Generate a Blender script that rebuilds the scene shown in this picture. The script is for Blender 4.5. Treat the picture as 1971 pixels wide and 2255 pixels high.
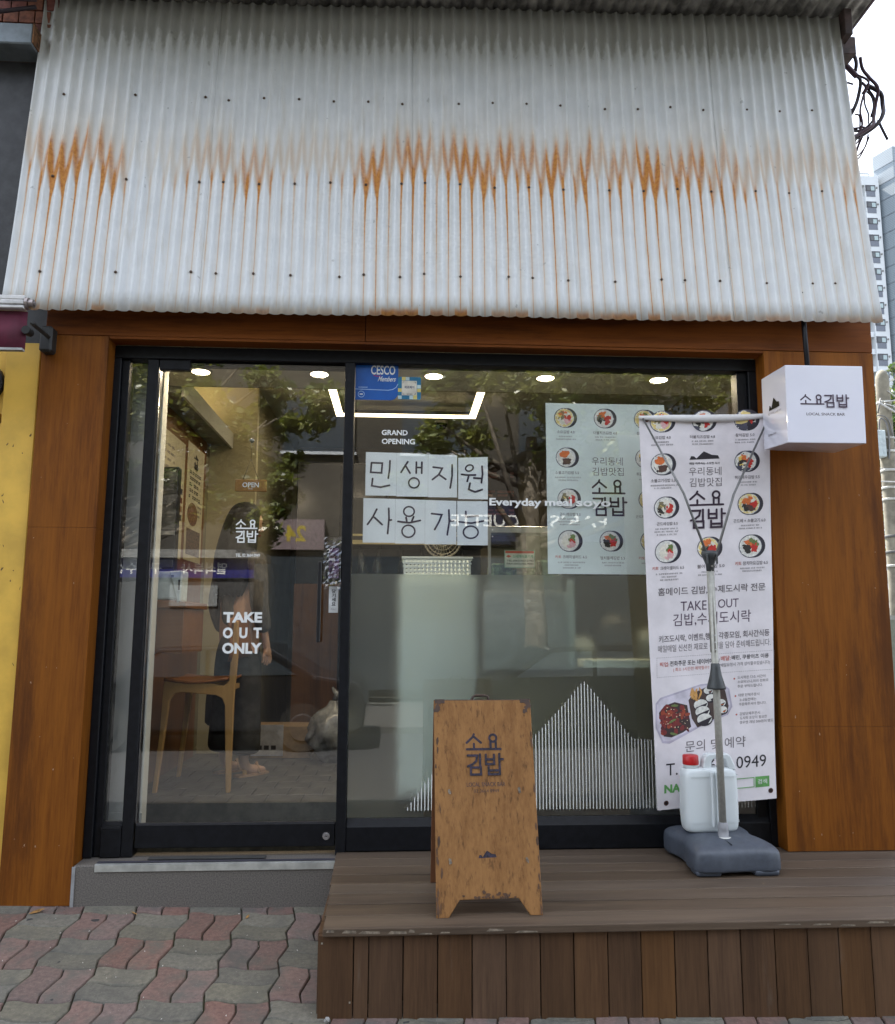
import bpy, bmesh, math, random
from mathutils import Vector, Matrix
import numpy as np

random.seed(7)
for o in list(bpy.data.objects):
    bpy.data.objects.remove(o, do_unlink=True)
SC = bpy.context.scene
COL = SC.collection
R = math.radians

# ------------------------------------------------------------------ camera
cd = bpy.data.cameras.new('camera')
cd.sensor_fit = 'HORIZONTAL'; cd.sensor_width = 36.0; cd.lens = 36.0 * 1800.0 / 1971.0
cd.clip_start = 0.05; cd.clip_end = 3000.0
cam = bpy.data.objects.new('camera', cd); COL.objects.link(cam)
def cam_matrix(yaw, pitch, roll, loc):
    cy, sy, cp, sp, cr, sr = math.cos(yaw), math.sin(yaw), math.cos(pitch), math.sin(pitch), math.cos(roll), math.sin(roll)
    f = Vector((-sy*cp, cy*cp, sp)); r0 = Vector((cy, sy, 0)); u0 = r0.cross(f)
    r = r0*cr + u0*sr; u = u0*cr - r0*sr
    m = Matrix((r, u, -f)).transposed().to_4x4(); m.translation = loc
    return m
cam.matrix_world = cam_matrix(R(-3.27335), R(8.05907), R(0.16668), Vector((0, -4, 1.2)))
SC.camera = cam

# ------------------------------------------------------------------ sky, sun, exposure
W = bpy.data.worlds.new('World'); SC.world = W; W.use_nodes = True
wn, wl = W.node_tree.nodes, W.node_tree.links
wn.clear()
SUN_EL, SUN_AZ = R(57), R(-28)           # azimuth from +Y towards +X: behind the shop, a little left
sky = wn.new('ShaderNodeTexSky'); sky.sky_type = 'NISHITA'; sky.sun_disc = False
sky.sun_elevation = SUN_EL; sky.sun_rotation = SUN_AZ; sky.dust_density = 1.5; sky.ozone_density = 1.0
tc = wn.new('ShaderNodeTexCoord'); mp = wn.new('ShaderNodeMapping'); mp.inputs['Scale'].default_value = (1.6, 1.6, 3.6)
nz = wn.new('ShaderNodeTexNoise'); nz.inputs['Scale'].default_value = 1.7; nz.inputs['Detail'].default_value = 9; nz.inputs['Roughness'].default_value = .58
rp = wn.new('ShaderNodeValToRGB'); rp.color_ramp.elements[0].position = .36; rp.color_ramp.elements[1].position = .62
rp.color_ramp.elements[0].color = (.10, .10, .10, 1); rp.color_ramp.elements[1].color = (.95, .95, .95, 1)
mx = wn.new('ShaderNodeMix'); mx.data_type = 'RGBA'
mx.inputs['B'].default_value = (5.7, 5.85, 6.1, 1)
bg = wn.new('ShaderNodeBackground'); bg.inputs['Strength'].default_value = 0.1
wo = wn.new('ShaderNodeOutputWorld')
wl.new(tc.outputs['Generated'], mp.inputs['Vector']); wl.new(mp.outputs['Vector'], nz.inputs['Vector'])
wl.new(nz.outputs['Fac'], rp.inputs['Fac']); wl.new(rp.outputs['Color'], mx.inputs['Factor'])
wl.new(sky.outputs['Color'], mx.inputs['A']); wl.new(mx.outputs['Result'], bg.inputs['Color']); wl.new(bg.outputs['Background'], wo.inputs['Surface'])

sl = bpy.data.lights.new('sun', 'SUN'); sl.energy = 4.3; sl.angle = R(0.53); sl.color = (1.0, .95, .87)
sun = bpy.data.objects.new('sun', sl); COL.objects.link(sun)
sdir = Vector((math.sin(SUN_AZ)*math.cos(SUN_EL), math.cos(SUN_AZ)*math.cos(SUN_EL), math.sin(SUN_EL)))
sun.rotation_euler = sdir.to_track_quat('Z', 'Y').to_euler(); sun.location = (0, 0, 20)

SC.view_settings.view_transform = 'Standard'; SC.view_settings.look = 'None'
SC.view_settings.exposure = 2.47; SC.view_settings.gamma = 1.0; SC.view_settings.use_curve_mapping = False
SC.render.engine = 'CYCLES'
SC.cycles.use_denoising = True; SC.cycles.max_bounces = 10; SC.cycles.transparent_max_bounces = 24
SC.cycles.transmission_bounces = 8; SC.cycles.glossy_bounces = 4; SC.cycles.diffuse_bounces = 4
SC.cycles.caustics_reflective = False; SC.cycles.caustics_refractive = True
SC.cycles.sample_clamp_indirect = 6

# ------------------------------------------------------------------ materials
MATS = {}
def newmat(name):
    m = bpy.data.materials.new(name); m.use_nodes = True
    nt = m.node_tree; b = nt.nodes['Principled BSDF']
    return m, nt, b
def mix(nt, fac, a, b, blend='MIX'):
    n = nt.nodes.new('ShaderNodeMix'); n.data_type = 'RGBA'; n.blend_type = blend; n.clamp_factor = True
    for k, v in (('Factor', fac), ('A', a), ('B', b)):
        if isinstance(v, (tuple, list)): n.inputs[k].default_value = (*v[:3], 1)
        elif isinstance(v, (int, float)): n.inputs[k].default_value = v
        else: nt.links.new(v, n.inputs[k])
    return n.outputs['Result']
def mth(nt, op, a, b=None, c=None, clamp=False):
    n = nt.nodes.new('ShaderNodeMath'); n.operation = op; n.use_clamp = clamp
    for i, v in enumerate((a, b, c)):
        if v is None: continue
        if isinstance(v, (int, float)): n.inputs[i].default_value = v
        else: nt.links.new(v, n.inputs[i])
    return n.outputs[0]
def smooth(nt, x, lo, hi):
    n = nt.nodes.new('ShaderNodeMapRange'); n.interpolation_type = 'SMOOTHSTEP'
    n.inputs['From Min'].default_value = lo; n.inputs['From Max'].default_value = hi
    if isinstance(x, (int, float)): n.inputs['Value'].default_value = x
    else: nt.links.new(x, n.inputs['Value'])
    return n.outputs['Result']
def noise(nt, scale=5, detail=5, rough=.55, stretch=(1, 1, 1), coord='Object', seed=0):
    t = nt.nodes.new('ShaderNodeTexCoord'); m = nt.nodes.new('ShaderNodeMapping')
    m.inputs['Scale'].default_value = stretch; m.inputs['Location'].default_value = (seed*3.1, seed*1.7, seed*2.3)
    n = nt.nodes.new('ShaderNodeTexNoise'); n.inputs['Scale'].default_value = scale
    n.inputs['Detail'].default_value = detail; n.inputs['Roughness'].default_value = rough
    nt.links.new(t.outputs[coord], m.inputs['Vector']); nt.links.new(m.outputs['Vector'], n.inputs['Vector'])
    return n.outputs['Fac']
def objrand(nt):
    return nt.nodes.new('ShaderNodeObjectInfo').outputs['Random']
def bump(nt, b, h, strength=.3, dist=.002):
    n = nt.nodes.new('ShaderNodeBump'); n.inputs['Strength'].default_value = strength; n.inputs['Distance'].default_value = dist
    nt.links.new(h, n.inputs['Height']); nt.links.new(n.outputs['Normal'], b.inputs['Normal'])
def plain(name, col, rough=.5, metal=0.0, var=.12, scale=14, spec=.5, emit=None, bmp=0):
    if name in MATS: return MATS[name]
    m, nt, b = newmat(name)
    f = noise(nt, scale, 6, .6)
    c2 = tuple(max(0, x*(1-var*2)) for x in col); c1 = tuple(min(1, x*(1+var)) for x in col)
    nt.links.new(mix(nt, smooth(nt, f, .3, .7), c1, c2), b.inputs['Base Color'])
    b.inputs['Roughness'].default_value = rough; b.inputs['Metallic'].default_value = metal
    b.inputs['Specular IOR Level'].default_value = spec
    if emit:
        b.inputs['Emission Color'].default_value = (*emit[:3], 1); b.inputs['Emission Strength'].default_value = emit[3]
    if bmp: bump(nt, b, noise(nt, scale*6, 4), bmp, .002)
    MATS[name] = m
    return m
def wood(name, c_hi, c_lo, axis='Z', rough=.45, grain=26, spec=.3, rnd=.0, wear=None, contrast=(.3, .7), bmp=.12, seed=0):
    if name in MATS: return MATS[name]
    m, nt, b = newmat(name)
    st = {'X': (.05, 1, 1), 'Y': (1, .05, 1), 'Z': (1, 1, .05)}[axis]
    st2 = {'X': (.12, 1, 1), 'Y': (1, .12, 1), 'Z': (1, 1, .12)}[axis]
    f = noise(nt, grain, 8, .65, st, seed=seed)
    g = noise(nt, grain*5, 6, .7, st, seed=seed+1)
    l = noise(nt, 4.5, 5, .6, st2, seed=seed+2)
    h = mth(nt, 'ADD', mth(nt, 'MULTIPLY', f, .40), mth(nt, 'ADD', mth(nt, 'MULTIPLY', g, .32), mth(nt, 'MULTIPLY', l, .38)))
    col = mix(nt, smooth(nt, h, contrast[0], contrast[1]), c_lo, c_hi)
    if rnd:
        k = mth(nt, 'ADD', 1-rnd*.5, mth(nt, 'MULTIPLY', objrand(nt), rnd))
        v = nt.nodes.new('ShaderNodeHueSaturation'); nt.links.new(col, v.inputs['Color']); nt.links.new(k, v.inputs['Value'])
        s = mth(nt, 'ADD', 1-rnd*.35, mth(nt, 'MULTIPLY', mth(nt, 'FRACT', mth(nt, 'MULTIPLY', objrand(nt), 17.3)), rnd*.7)); nt.links.new(s, v.inputs['Saturation'])
        col = v.outputs['Color']
    if wear:
        w = smooth(nt, noise(nt, wear[2], 9, .72, st2, seed=seed+5), wear[3], wear[4])
        col = mix(nt, mth(nt, 'MULTIPLY', w, wear[1]), col, wear[0])
    nt.links.new(col, b.inputs['Base Color']); b.inputs['Roughness'].default_value = rough; b.inputs['Specular IOR Level'].default_value = spec
    bump(nt, b, g, bmp, .002)
    MATS[name] = m
    return m
def glass(name, tint=(.985, .988, .982), base=.05):
    if name in MATS: return MATS[name]
    m = bpy.data.materials.new(name); m.use_nodes = True; nt = m.node_tree; nt.nodes.clear()
    lw = nt.nodes.new('ShaderNodeLayerWeight'); lw.inputs['Blend'].default_value = .5
    fac = mth(nt, 'ADD', base, mth(nt, 'MULTIPLY', mth(nt, 'POWER', lw.outputs['Facing'], 4.5), .85), clamp=True)
    t = nt.nodes.new('ShaderNodeBsdfTransparent'); t.inputs['Color'].default_value = (*tint, 1)
    g = nt.nodes.new('ShaderNodeBsdfGlossy'); g.inputs['Roughness'].default_value = 0.0; g.inputs['Color'].default_value = (1, 1, 1, 1)
    x = nt.nodes.new('ShaderNodeMixShader'); o = nt.nodes.new('ShaderNodeOutputMaterial')
    nt.links.new(fac, x.inputs[0]); nt.links.new(t.outputs[0], x.inputs[1]); nt.links.new(g.outputs[0], x.inputs[2]); nt.links.new(x.outputs[0], o.inputs['Surface'])
    MATS[name] = m
    return m
def sheer(name, col, trans=.5, rough=.6):
    """thin paper or plastic: part diffuse, part translucent"""
    if name in MATS: return MATS[name]
    m = bpy.data.materials.new(name); m.use_nodes = True; nt = m.node_tree; nt.nodes.clear()
    d = nt.nodes.new('ShaderNodeBsdfDiffuse'); t = nt.nodes.new('ShaderNodeBsdfTranslucent'); x = nt.nodes.new('ShaderNodeMixShader'); o = nt.nodes.new('ShaderNodeOutputMaterial')
    c = mix(nt, smooth(nt, noise(nt, 9, 5), .3, .7), col, tuple(v*.93 for v in col))
    nt.links.new(c, d.inputs['Color']); nt.links.new(c, t.inputs['Color'])
    x.inputs[0].default_value = trans
    nt.links.new(d.outputs[0], x.inputs[1]); nt.links.new(t.outputs[0], x.inputs[2]); nt.links.new(x.outputs[0], o.inputs['Surface'])
    MATS[name] = m
    return m

# ------------------------------------------------------------------ object helpers
def thing(name, label, cat, loc=(0, 0, 0), group=None):
    o = bpy.data.objects.new(name, None); COL.objects.link(o); o.location = loc; o.empty_display_size = .1
    o['label'] = label; o['category'] = cat
    if group: o['group'] = group
    return o
def tag(o, label, cat, group=None):
    o['label'] = label; o['category'] = cat
    if group: o['group'] = group
    return o
def link(name, me, mat=None, parent=None, label=None, kind=None):
    o = bpy.data.objects.new(name, me); COL.objects.link(o)
    if mat is not None:
        for m in (mat if isinstance(mat, (list, tuple)) else [mat]): me.materials.append(m)
    if parent is not None:
        o.parent = parent
        o.matrix_parent_inverse = Matrix.Translation(-parent.location) if parent.parent is None else Matrix.Identity(4)
    if label: o['label'] = label
    if kind: o['kind'] = kind
    return o
def pydata(name, v, f, mat=None, parent=None, label=None, kind=None, smooth_=False, mi=None):
    me = bpy.data.meshes.new(name); me.from_pydata([tuple(p) for p in v], [], f); me.update()
    if smooth_: me.polygons.foreach_set('use_smooth', [True]*len(me.polygons))
    if mi is not None: me.polygons.foreach_set('material_index', mi)
    return link(name, me, mat, parent, label, kind)
def frombm(name, bm, mat=None, parent=None, label=None, kind=None, smooth_=False):
    me = bpy.data.meshes.new(name); bm.normal_update(); bm.to_mesh(me); bm.free()
    if smooth_: me.polygons.foreach_set('use_smooth', [True]*len(me.polygons))
    return link(name, me, mat, parent, label, kind)
def bm_box(bm, x0, x1, y0, y1, z0, z1, bev=0, seg=1):
    r = bmesh.ops.create_cube(bm, size=1)
    vs = r['verts']
    for v in vs: v.co = Vector((x0+(v.co.x+.5)*(x1-x0), y0+(v.co.y+.5)*(y1-y0), z0+(v.co.z+.5)*(z1-z0)))
    if bev:
        es = list({e for v in vs for e in v.link_edges})
        bmesh.ops.bevel(bm, geom=es, offset=bev, segments=seg, affect='EDGES', profile=.5)
def box(name, x0, x1, y0, y1, z0, z1, mat, parent=None, bev=0.0, seg=1, label=None, kind=None):
    bm = bmesh.new(); bm_box(bm, x0, x1, y0, y1, z0, z1, bev, seg)
    return frombm(name, bm, mat, parent, label, kind)
def boxes(name, lst, mat, parent=None, bev=0.0, label=None, kind=None):
    bm = bmesh.new()
    for b in lst: bm_box(bm, *b, bev)
    return frombm(name, bm, mat, parent, label, kind)
def prism(name, poly, y0, y1, mat, parent=None, bev=0, label=None, plane='XZ', seg=1):
    """closed 2D polygon extruded along the third axis"""
    bm = bmesh.new()
    def P(a, b, c): return (a, c, b) if plane == 'XZ' else ((c, a, b) if plane == 'YZ' else (a, b, c))
    v0 = [bm.verts.new(P(a, b, y0)) for a, b in poly]; v1 = [bm.verts.new(P(a, b, y1)) for a, b in poly]
    bm.faces.new(v0); bm.faces.new(v1[::-1]); n = len(poly)
    for i in range(n): bm.faces.new((v0[i], v1[i], v1[(i+1) % n], v0[(i+1) % n]))
    bmesh.ops.recalc_face_normals(bm, faces=bm.faces)
    if bev: bmesh.ops.bevel(bm, geom=list(bm.edges), offset=bev, segments=seg, affect='EDGES', profile=.5)
    return frombm(name, bm, mat, parent, label)
def hexa(name, pts, mat, parent=None, bev=0, label=None):
    """eight corners: front TL TR BR BL, rear TL TR BR BL"""
    bm = bmesh.new(); v = [bm.verts.new(p) for p in pts]
    for f in ((0, 3, 2, 1), (4, 5, 6, 7), (0, 1, 5, 4), (3, 7, 6, 2), (0, 4, 7, 3), (1, 2, 6, 5)): bm.faces.new([v[i] for i in f])
    bmesh.ops.recalc_face_normals(bm, faces=bm.faces)
    if bev: bmesh.ops.bevel(bm, geom=list(bm.edges), offset=bev, segments=2, affect='EDGES', profile=.5)
    return frombm(name, bm, mat, parent, label)
def tube_geo(pts, r, n=8, caps=True):
    pts = [Vector(p) for p in pts]; rs = r if isinstance(r, (list, tuple)) else [r]*len(pts)
    V, F = [], []
    t0 = (pts[1]-pts[0]).normalized(); up = Vector((0, 0, 1)) if abs(t0.z) < .9 else Vector((1, 0, 0))
    nrm = t0.cross(up).normalized()
    for i, p in enumerate(pts):
        t = ((pts[min(i+1, len(pts)-1)]-pts[max(i-1, 0)])).normalized()
        nrm = (nrm - t*nrm.dot(t)).normalized(); bn = t.cross(nrm)
        for k in range(n):
            a = 2*math.pi*k/n; V.append(p+(nrm*math.cos(a)+bn*math.sin(a))*rs[i])
    for i in range(len(pts)-1):
        for k in range(n): F.append((i*n+k, i*n+(k+1) % n, (i+1)*n+(k+1) % n, (i+1)*n+k))
    if caps: F.append(tuple(range(n))[::-1]); F.append(tuple(range((len(pts)-1)*n, len(pts)*n)))
    return V, F
def tube(name, pts, r, mat, parent=None, n=8, label=None):
    V, F = tube_geo(pts, r, n); return pydata(name, V, F, mat, parent, label, smooth_=True)
def join_geo(parts):
    V, F = [], []
    for v, f in parts:
        b = len(V); V += [tuple(p) for p in v]; F += [tuple(i+b for i in q) for q in f]
    return V, F
def tubes(name, lst, mat, parent=None, n=6, label=None):
    V, F = join_geo([tube_geo(p, r, n) for p, r in lst]); return pydata(name, V, F, mat, parent, label, smooth_=True)
def lathe(name, prof, cx, cy, mat, parent=None, n=20, label=None):
    V, F = [], []
    for r, z in prof:
        for k in range(n):
            a = 2*math.pi*k/n; V.append((cx+r*math.cos(a), cy+r*math.sin(a), z))
    for i in range(len(prof)-1):
        for k in range(n): F.append((i*n+k, i*n+(k+1) % n, (i+1)*n+(k+1) % n, (i+1)*n+k))
    F.append(tuple(range(n))[::-1]); F.append(tuple(range((len(prof)-1)*n, len(prof)*n)))
    o = pydata(name, V, F, mat, parent, label, smooth_=True)
    return o
def catmull(pts, k=6):
    pts = [Vector(p) for p in pts]; out = []
    for i in range(len(pts)-1):
        p0 = pts[max(i-1, 0)]; p1 = pts[i]; p2 = pts[i+1]; p3 = pts[min(i+2, len(pts)-1)]
        for j in range(k):
            t = j/k
            out.append(.5*((2*p1)+(p2-p0)*t+(2*p0-5*p1+4*p2-p3)*t*t+(3*p1-p0-3*p2+p3)*t*t*t))
    out.append(pts[-1]); return out

# ------------------------------------------------------------------ flat print: lettering and marks as thin meshes mapped onto a surface
_TX = {}
def text2d(s, off=0.0):
    key = (s, off)
    if key not in _TX:
        c = bpy.data.curves.new('t', 'FONT'); c.body = s; c.resolution_u = 3; c.offset = off; c.align_x = 'CENTER'
        o = bpy.data.objects.new('t', c); COL.objects.link(o)
        dg = bpy.context.evaluated_depsgraph_get(); me = bpy.data.meshes.new_from_object(o.evaluated_get(dg))
        v = [(p.co.x, p.co.y) for p in me.vertices]; f = [tuple(p.vertices) for p in me.polygons]
        bpy.data.objects.remove(o); bpy.data.curves.remove(c); bpy.data.meshes.remove(me)
        xs = [p[0] for p in v]; ys = [p[1] for p in v]
        _TX[key] = ([((x-min(xs))/(max(xs)-min(xs)), (y-min(ys))/(max(ys)-min(ys))) for x, y in v], f)
    return _TX[key]
class Print:
    """collects flat shapes in artwork units and lays them on a surface through mapf(x, y, layer)"""
    def __init__(s, mapf): s.m = mapf; s.V = []; s.F = []; s.I = []; s.mats = []; s.layer = 1; s.G = []; s.g = 0; s.auto = False
    def mi(s, mat):
        if mat not in s.mats: s.mats.append(mat)
        return s.mats.index(mat)
    def add(s, v, f, mat, layer=None):
        b = len(s.V); L = s.layer if layer is None else layer
        s.V += [s.m(x, y, L) for x, y in v]; s.F += [tuple(i+b for i in q) for q in f]; s.I += [s.mi(mat)]*len(f); s.G += [s.g]*len(f)
    def text(s, t, x0, x1, y0, y1, mat, bold=0.0, slant=0.0, layer=None):
        v, f = text2d(t, bold)
        if s.auto: s.nxt()
        s.add([(x0+(x1-x0)*a+slant*b*(y1-y0), y0+(y1-y0)*b) for a, b in v], f, mat, layer)
    def poly(s, pts, mat, layer=None): s.add(pts, [tuple(range(len(pts)))], mat, layer)
    def rect(s, x0, x1, y0, y1, mat, layer=None): s.poly([(x0, y0), (x1, y0), (x1, y1), (x0, y1)], mat, layer)
    def frame(s, x0, x1, y0, y1, w, mat, layer=None):
        s.rect(x0, x1, y0, y0+w, mat, layer); s.rect(x0, x1, y1-w, y1, mat, layer); s.rect(x0, x0+w, y0+w, y1-w, mat, layer); s.rect(x1-w, x1, y0+w, y1-w, mat, layer)
    def disc(s, cx, cy, r, mat, layer=None, n=20, ry=None, wob=0, rot=0):
        p = []
        for k in range(n):
            a = 2*math.pi*k/n; q = 1+wob*(random.random()-.5)
            ux, uy = r*q*math.cos(a), (ry or r)*q*math.sin(a)
            p.append((cx+ux*math.cos(rot)-uy*math.sin(rot), cy+ux*math.sin(rot)+uy*math.cos(rot)))
        s.poly(p, mat, layer)
    def ring(s, cx, cy, rx, ry, w, mat, layer=None, n=28, rot=0):
        v = []
        for q in (-.5, .5):
            for k in range(n):
                a = 2*math.pi*k/n; ux, uy = (rx+w*q)*math.cos(a), (ry+w*q)*math.sin(a)
                v.append((cx+ux*math.cos(rot)-uy*math.sin(rot), cy+ux*math.sin(rot)+uy*math.cos(rot)))
        s.add(v, [(k, (k+1) % n, n+(k+1) % n, n+k) for k in range(n)], mat, layer)
    def stroke(s, pts, w, mat, layer=None, closed=False, cap=True):
        pts = [Vector((p[0], p[1])) for p in pts]; n = len(pts); v = []; f = []
        for i, p in enumerate(pts):
            a = pts[i-1] if (i or closed) else None; b = pts[(i+1) % n] if (i < n-1 or closed) else None
            d1 = (p-a).normalized() if a is not None else None; d2 = (b-p).normalized() if b is not None else None
            d = d1 if d2 is None else (d2 if d1 is None else (d1+d2))
            d = d.normalized() if d.length > 1e-6 else d2
            nn = Vector((-d.y, d.x)); k = 1.0
            if d1 is not None and d2 is not None: k = 1/max(.45, nn.dot(Vector((-d1.y, d1.x))))
            v += [p+nn*w/2*k, p-nn*w/2*k]
        m = n if closed else n-1
        for i in range(m): j = (i+1) % n; f.append((2*i, 2*i+1, 2*j+1, 2*j))
        if cap and not closed:
            for i, sg in ((0, -1), (n-1, 1)):
                d = (pts[1]-pts[0] if i == 0 else pts[-1]-pts[-2]).normalized(); nn = Vector((-d.y, d.x)); b = len(v)
                arc = [pts[i]+(nn*math.cos(t)+d*sg*math.sin(t))*w/2 for t in [math.pi*k/6 for k in range(7)]]
                v += arc; f.append(tuple(range(b, b+7)))
        s.add([(q[0], q[1]) for q in v], f, mat, layer)
    def nxt(s): s.g += 1
    def make(s, name, parent=None, label=None, split=False):
        if not split: return pydata(name, s.V, s.F, s.mats, parent, label, mi=s.I)
        for g in sorted(set(s.G)):
            fs = [i for i in range(len(s.F)) if s.G[i] == g]; used = sorted({v for i in fs for v in s.F[i]}); idx = {v: k for k, v in enumerate(used)}
            mm = sorted({s.I[i] for i in fs})
            o = pydata(name, [s.V[v] for v in used], [tuple(idx[v] for v in s.F[i]) for i in fs], [s.mats[k] for k in mm], parent, label, mi=[mm.index(s.I[i]) for i in fs])
        return o
def plane_map(y, x0=0, z0=0, sx=1, sz=1, step=-.00025):
    return lambda a, b, L: (x0+a*sx, y+step*L, z0+b*sz)

LOGO = [  # two stacked words drawn as round-ended strokes, artwork units in a 310 wide box, y down
    [(608, 820), (600, 840), (545, 888)], [(606, 838), (668, 888)], [(607, 897), (607, 934)], [(545, 940), (835, 940)],
    'ring', [(750, 882), (750, 933)], [(795, 882), (795, 933)],
    [(550, 990), (632, 990), (622, 1035), (590, 1060), (550, 1075)], [(655, 982), (655, 1072)], 'rect1',
    [(705, 985), (705, 1060), (775, 1060), (775, 985)], [(712, 1022), (768, 1022)], [(820, 980), (820, 1070)], [(826, 1022), (850, 1022)],
    [(725, 1082), (725, 1140), (820, 1140), (820, 1082)], [(732, 1110), (813, 1110)]]
def logo(pr, x0, x1, z0, z1, mat, one_line=False, w=18):
    def mp1(x, y, low):
        if one_line:
            if low: x, y = x+300, y-163
            return (x0+(x-545)/605*(x1-x0), z1-(y-815)/165*(z1-z0))
        return (x0+(x-540)/310*(x1-x0), z1-(y-815)/330*(z1-z0))
    k = abs(x1-x0)/(605 if one_line else 310); L = pr.layer
    for i, s in enumerate(LOGO):
        low = i >= 7
        if s == 'ring':
            c = mp1(772, 852, False); pr.ring(c[0], c[1], 30*k, 30*k, w*k, mat, L)
        elif s == 'rect1': pr.stroke([mp1(x, y, True) for x, y in ((575, 1085), (660, 1085), (660, 1140), (575, 1140))], w*k, mat, L, closed=True)
        else: pr.stroke([mp1(x, y, low) for x, y in s], w*k, mat, L)
        L += 1
def mountain(pr, x0, x1, z0, z1, mat, layer=None):
    p = [(540, 535), (555, 503), (580, 505), (600, 525), (640, 485), (665, 462), (690, 473), (735, 495), (790, 500), (803, 530)]
    pr.poly([(x0+(x-540)/263*(x1-x0), z0+(535-y)/73*(z1-z0)) for x, y in p][::-1], mat, layer)
INK = lambda: plain('black_print', (.02, .017, .022), .6, var=.05)
def pm(name, c): return plain('print_'+name, c, .55, var=.10, scale=60)
def kimbap(pr, cx, cy, r, kind, sgn=-1):
    """a printed picture of a cut seaweed rice roll; sgn=-1 when y runs down"""
    L = pr.layer; rnd = random.Random(kind*13+5)
    pr.disc(cx+r*.17, cy, r*.97, pm('seaweed', (.025, .02, .03)), L, 26)
    pr.disc(cx-r*.08, cy, r*.97, pm('seaweed2', (.07, .07, .10)), L+1, 26)
    pr.disc(cx-r*.08, cy, r*.90, pm('rice', (.72, .71, .66)), L+2, 26, wob=.03)
    if kind in (0, 2, 6, 8): pr.disc(cx-r*.08, cy, r*.86, pm('egg', (.78, .62, .24)), L+3, 22, wob=.08)
    pr.disc(cx-r*.06, cy, r*.66, pm('rice2', (.76, .72, .62)), L+4, 20, wob=.12)
    for k in range(26):
        a = rnd.random()*6.28; q = r*(.6+.3*rnd.random())
        pr.disc(cx-r*.08+q*math.cos(a), cy+q*math.sin(a), r*.055, pm('grain', (.86, .84, .78)), L+5+k*.1, 6, wob=.3)
    pal = {'o': (.70, .17, .04), 'r': (.55, .03, .02), 'b': (.09, .04, .03), 'g': (.14, .20, .06), 'y': (.75, .55, .14), 'p': (.72, .42, .42), 'w': (.78, .74, .62), 'k': (.03, .025, .02), 'd': (.20, .17, .09)}
    seq = ['roywpd', 'orkrwd', 'prgoyr', 'ooobbb', 'rrokwy', 'dkkywr', 'bbkrob', 'wpwprg', 'krorrd', 'gkgorr'][kind % 10]
    for k in range(64):
        c = seq[rnd.randrange(len(seq))] if k > 5 else seq[k]
        a = (hash_pos(c)+rnd.random()*1.5); q = r*.56*math.sqrt(rnd.random())
        pr.disc(cx-r*.07+q*math.cos(a), cy+sgn*q*math.sin(a), r*(.10+.16*rnd.random()), pm('fill_'+c, pal[c]), L+8+k*.1, 7, ry=r*(.07+.12*rnd.random()), wob=.45, rot=rnd.random()*3)
def hash_pos(c): return {'o': 1.2, 'r': 5.2, 'b': 4.2, 'g': .2, 'y': 2.4, 'p': 4.6, 'w': 3.3, 'k': 2.9, 'd': 1.9}[c]

# ================================================================== GROUND
def gz(x, y):
    yy = min(max(-y, 0), 2.4)
    return -.05-.1*yy-.02*(min(max(x, -3), 3.5)+1.47)
asphalt = plain('asphalt', (.036, .036, .038), .85, var=.25, scale=40, bmp=.3)
joint, nt, b = newmat('paver_joint_sand')
nt.links.new(mix(nt, smooth(nt, noise(nt, 5, 6, .65), .46, .62), (.032, .027, .020), (.030, .038, .012)), b.inputs['Base Color']); b.inputs['Roughness'].default_value = .95
gr = pydata('ground', [(-700, -700, -.62), (700, -700, -.62), (700, 900, -.62), (-700, 900, -.62)], [(0, 1, 2, 3)], plain('far_ground', (.10, .10, .09), .9, var=.2, scale=.5)); gr['kind'] = 'structure'
rd = box('road', -40, 40, -9.0, -2.62, -.60, -.46, asphalt); rd['kind'] = 'structure'
al = box('alley', 2.55, 24, .35, 140, -.6, -.16, plain('alley_asphalt', (.16, .158, .155), .85, var=.15, scale=8)); al['kind'] = 'structure'
sw2 = box('far_sidewalk', -40, 40, -13.0, -9.0, -.60, -.36, plain('far_paving', (.06, .058, .055), .85, var=.2, scale=6)); sw2['kind'] = 'structure'
kb = box('kerb', -30, 30, -2.62, -2.46, -.55, -.335, plain('kerb_stone', (.34, .33, .32), .8, var=.15, scale=25), bev=.01); kb['kind'] = 'structure'
# sidewalk base sheet under the pavers
xs = [-14, -3, -1.47, 0, 1.5, 3.5, 14]; ys = [.38, 0, -.6, -1.2, -1.8, -2.46]
V = [(x, y, gz(x, y)-.013) for y in ys for x in xs]; nx = len(xs)
F = [(j*nx+i, (j+1)*nx+i, (j+1)*nx+i+1, j*nx+i+1) for j in range(len(ys)-1) for i in range(nx-1)]
pav = pydata('sidewalk', V, F, joint); pav['kind'] = 'structure'

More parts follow.
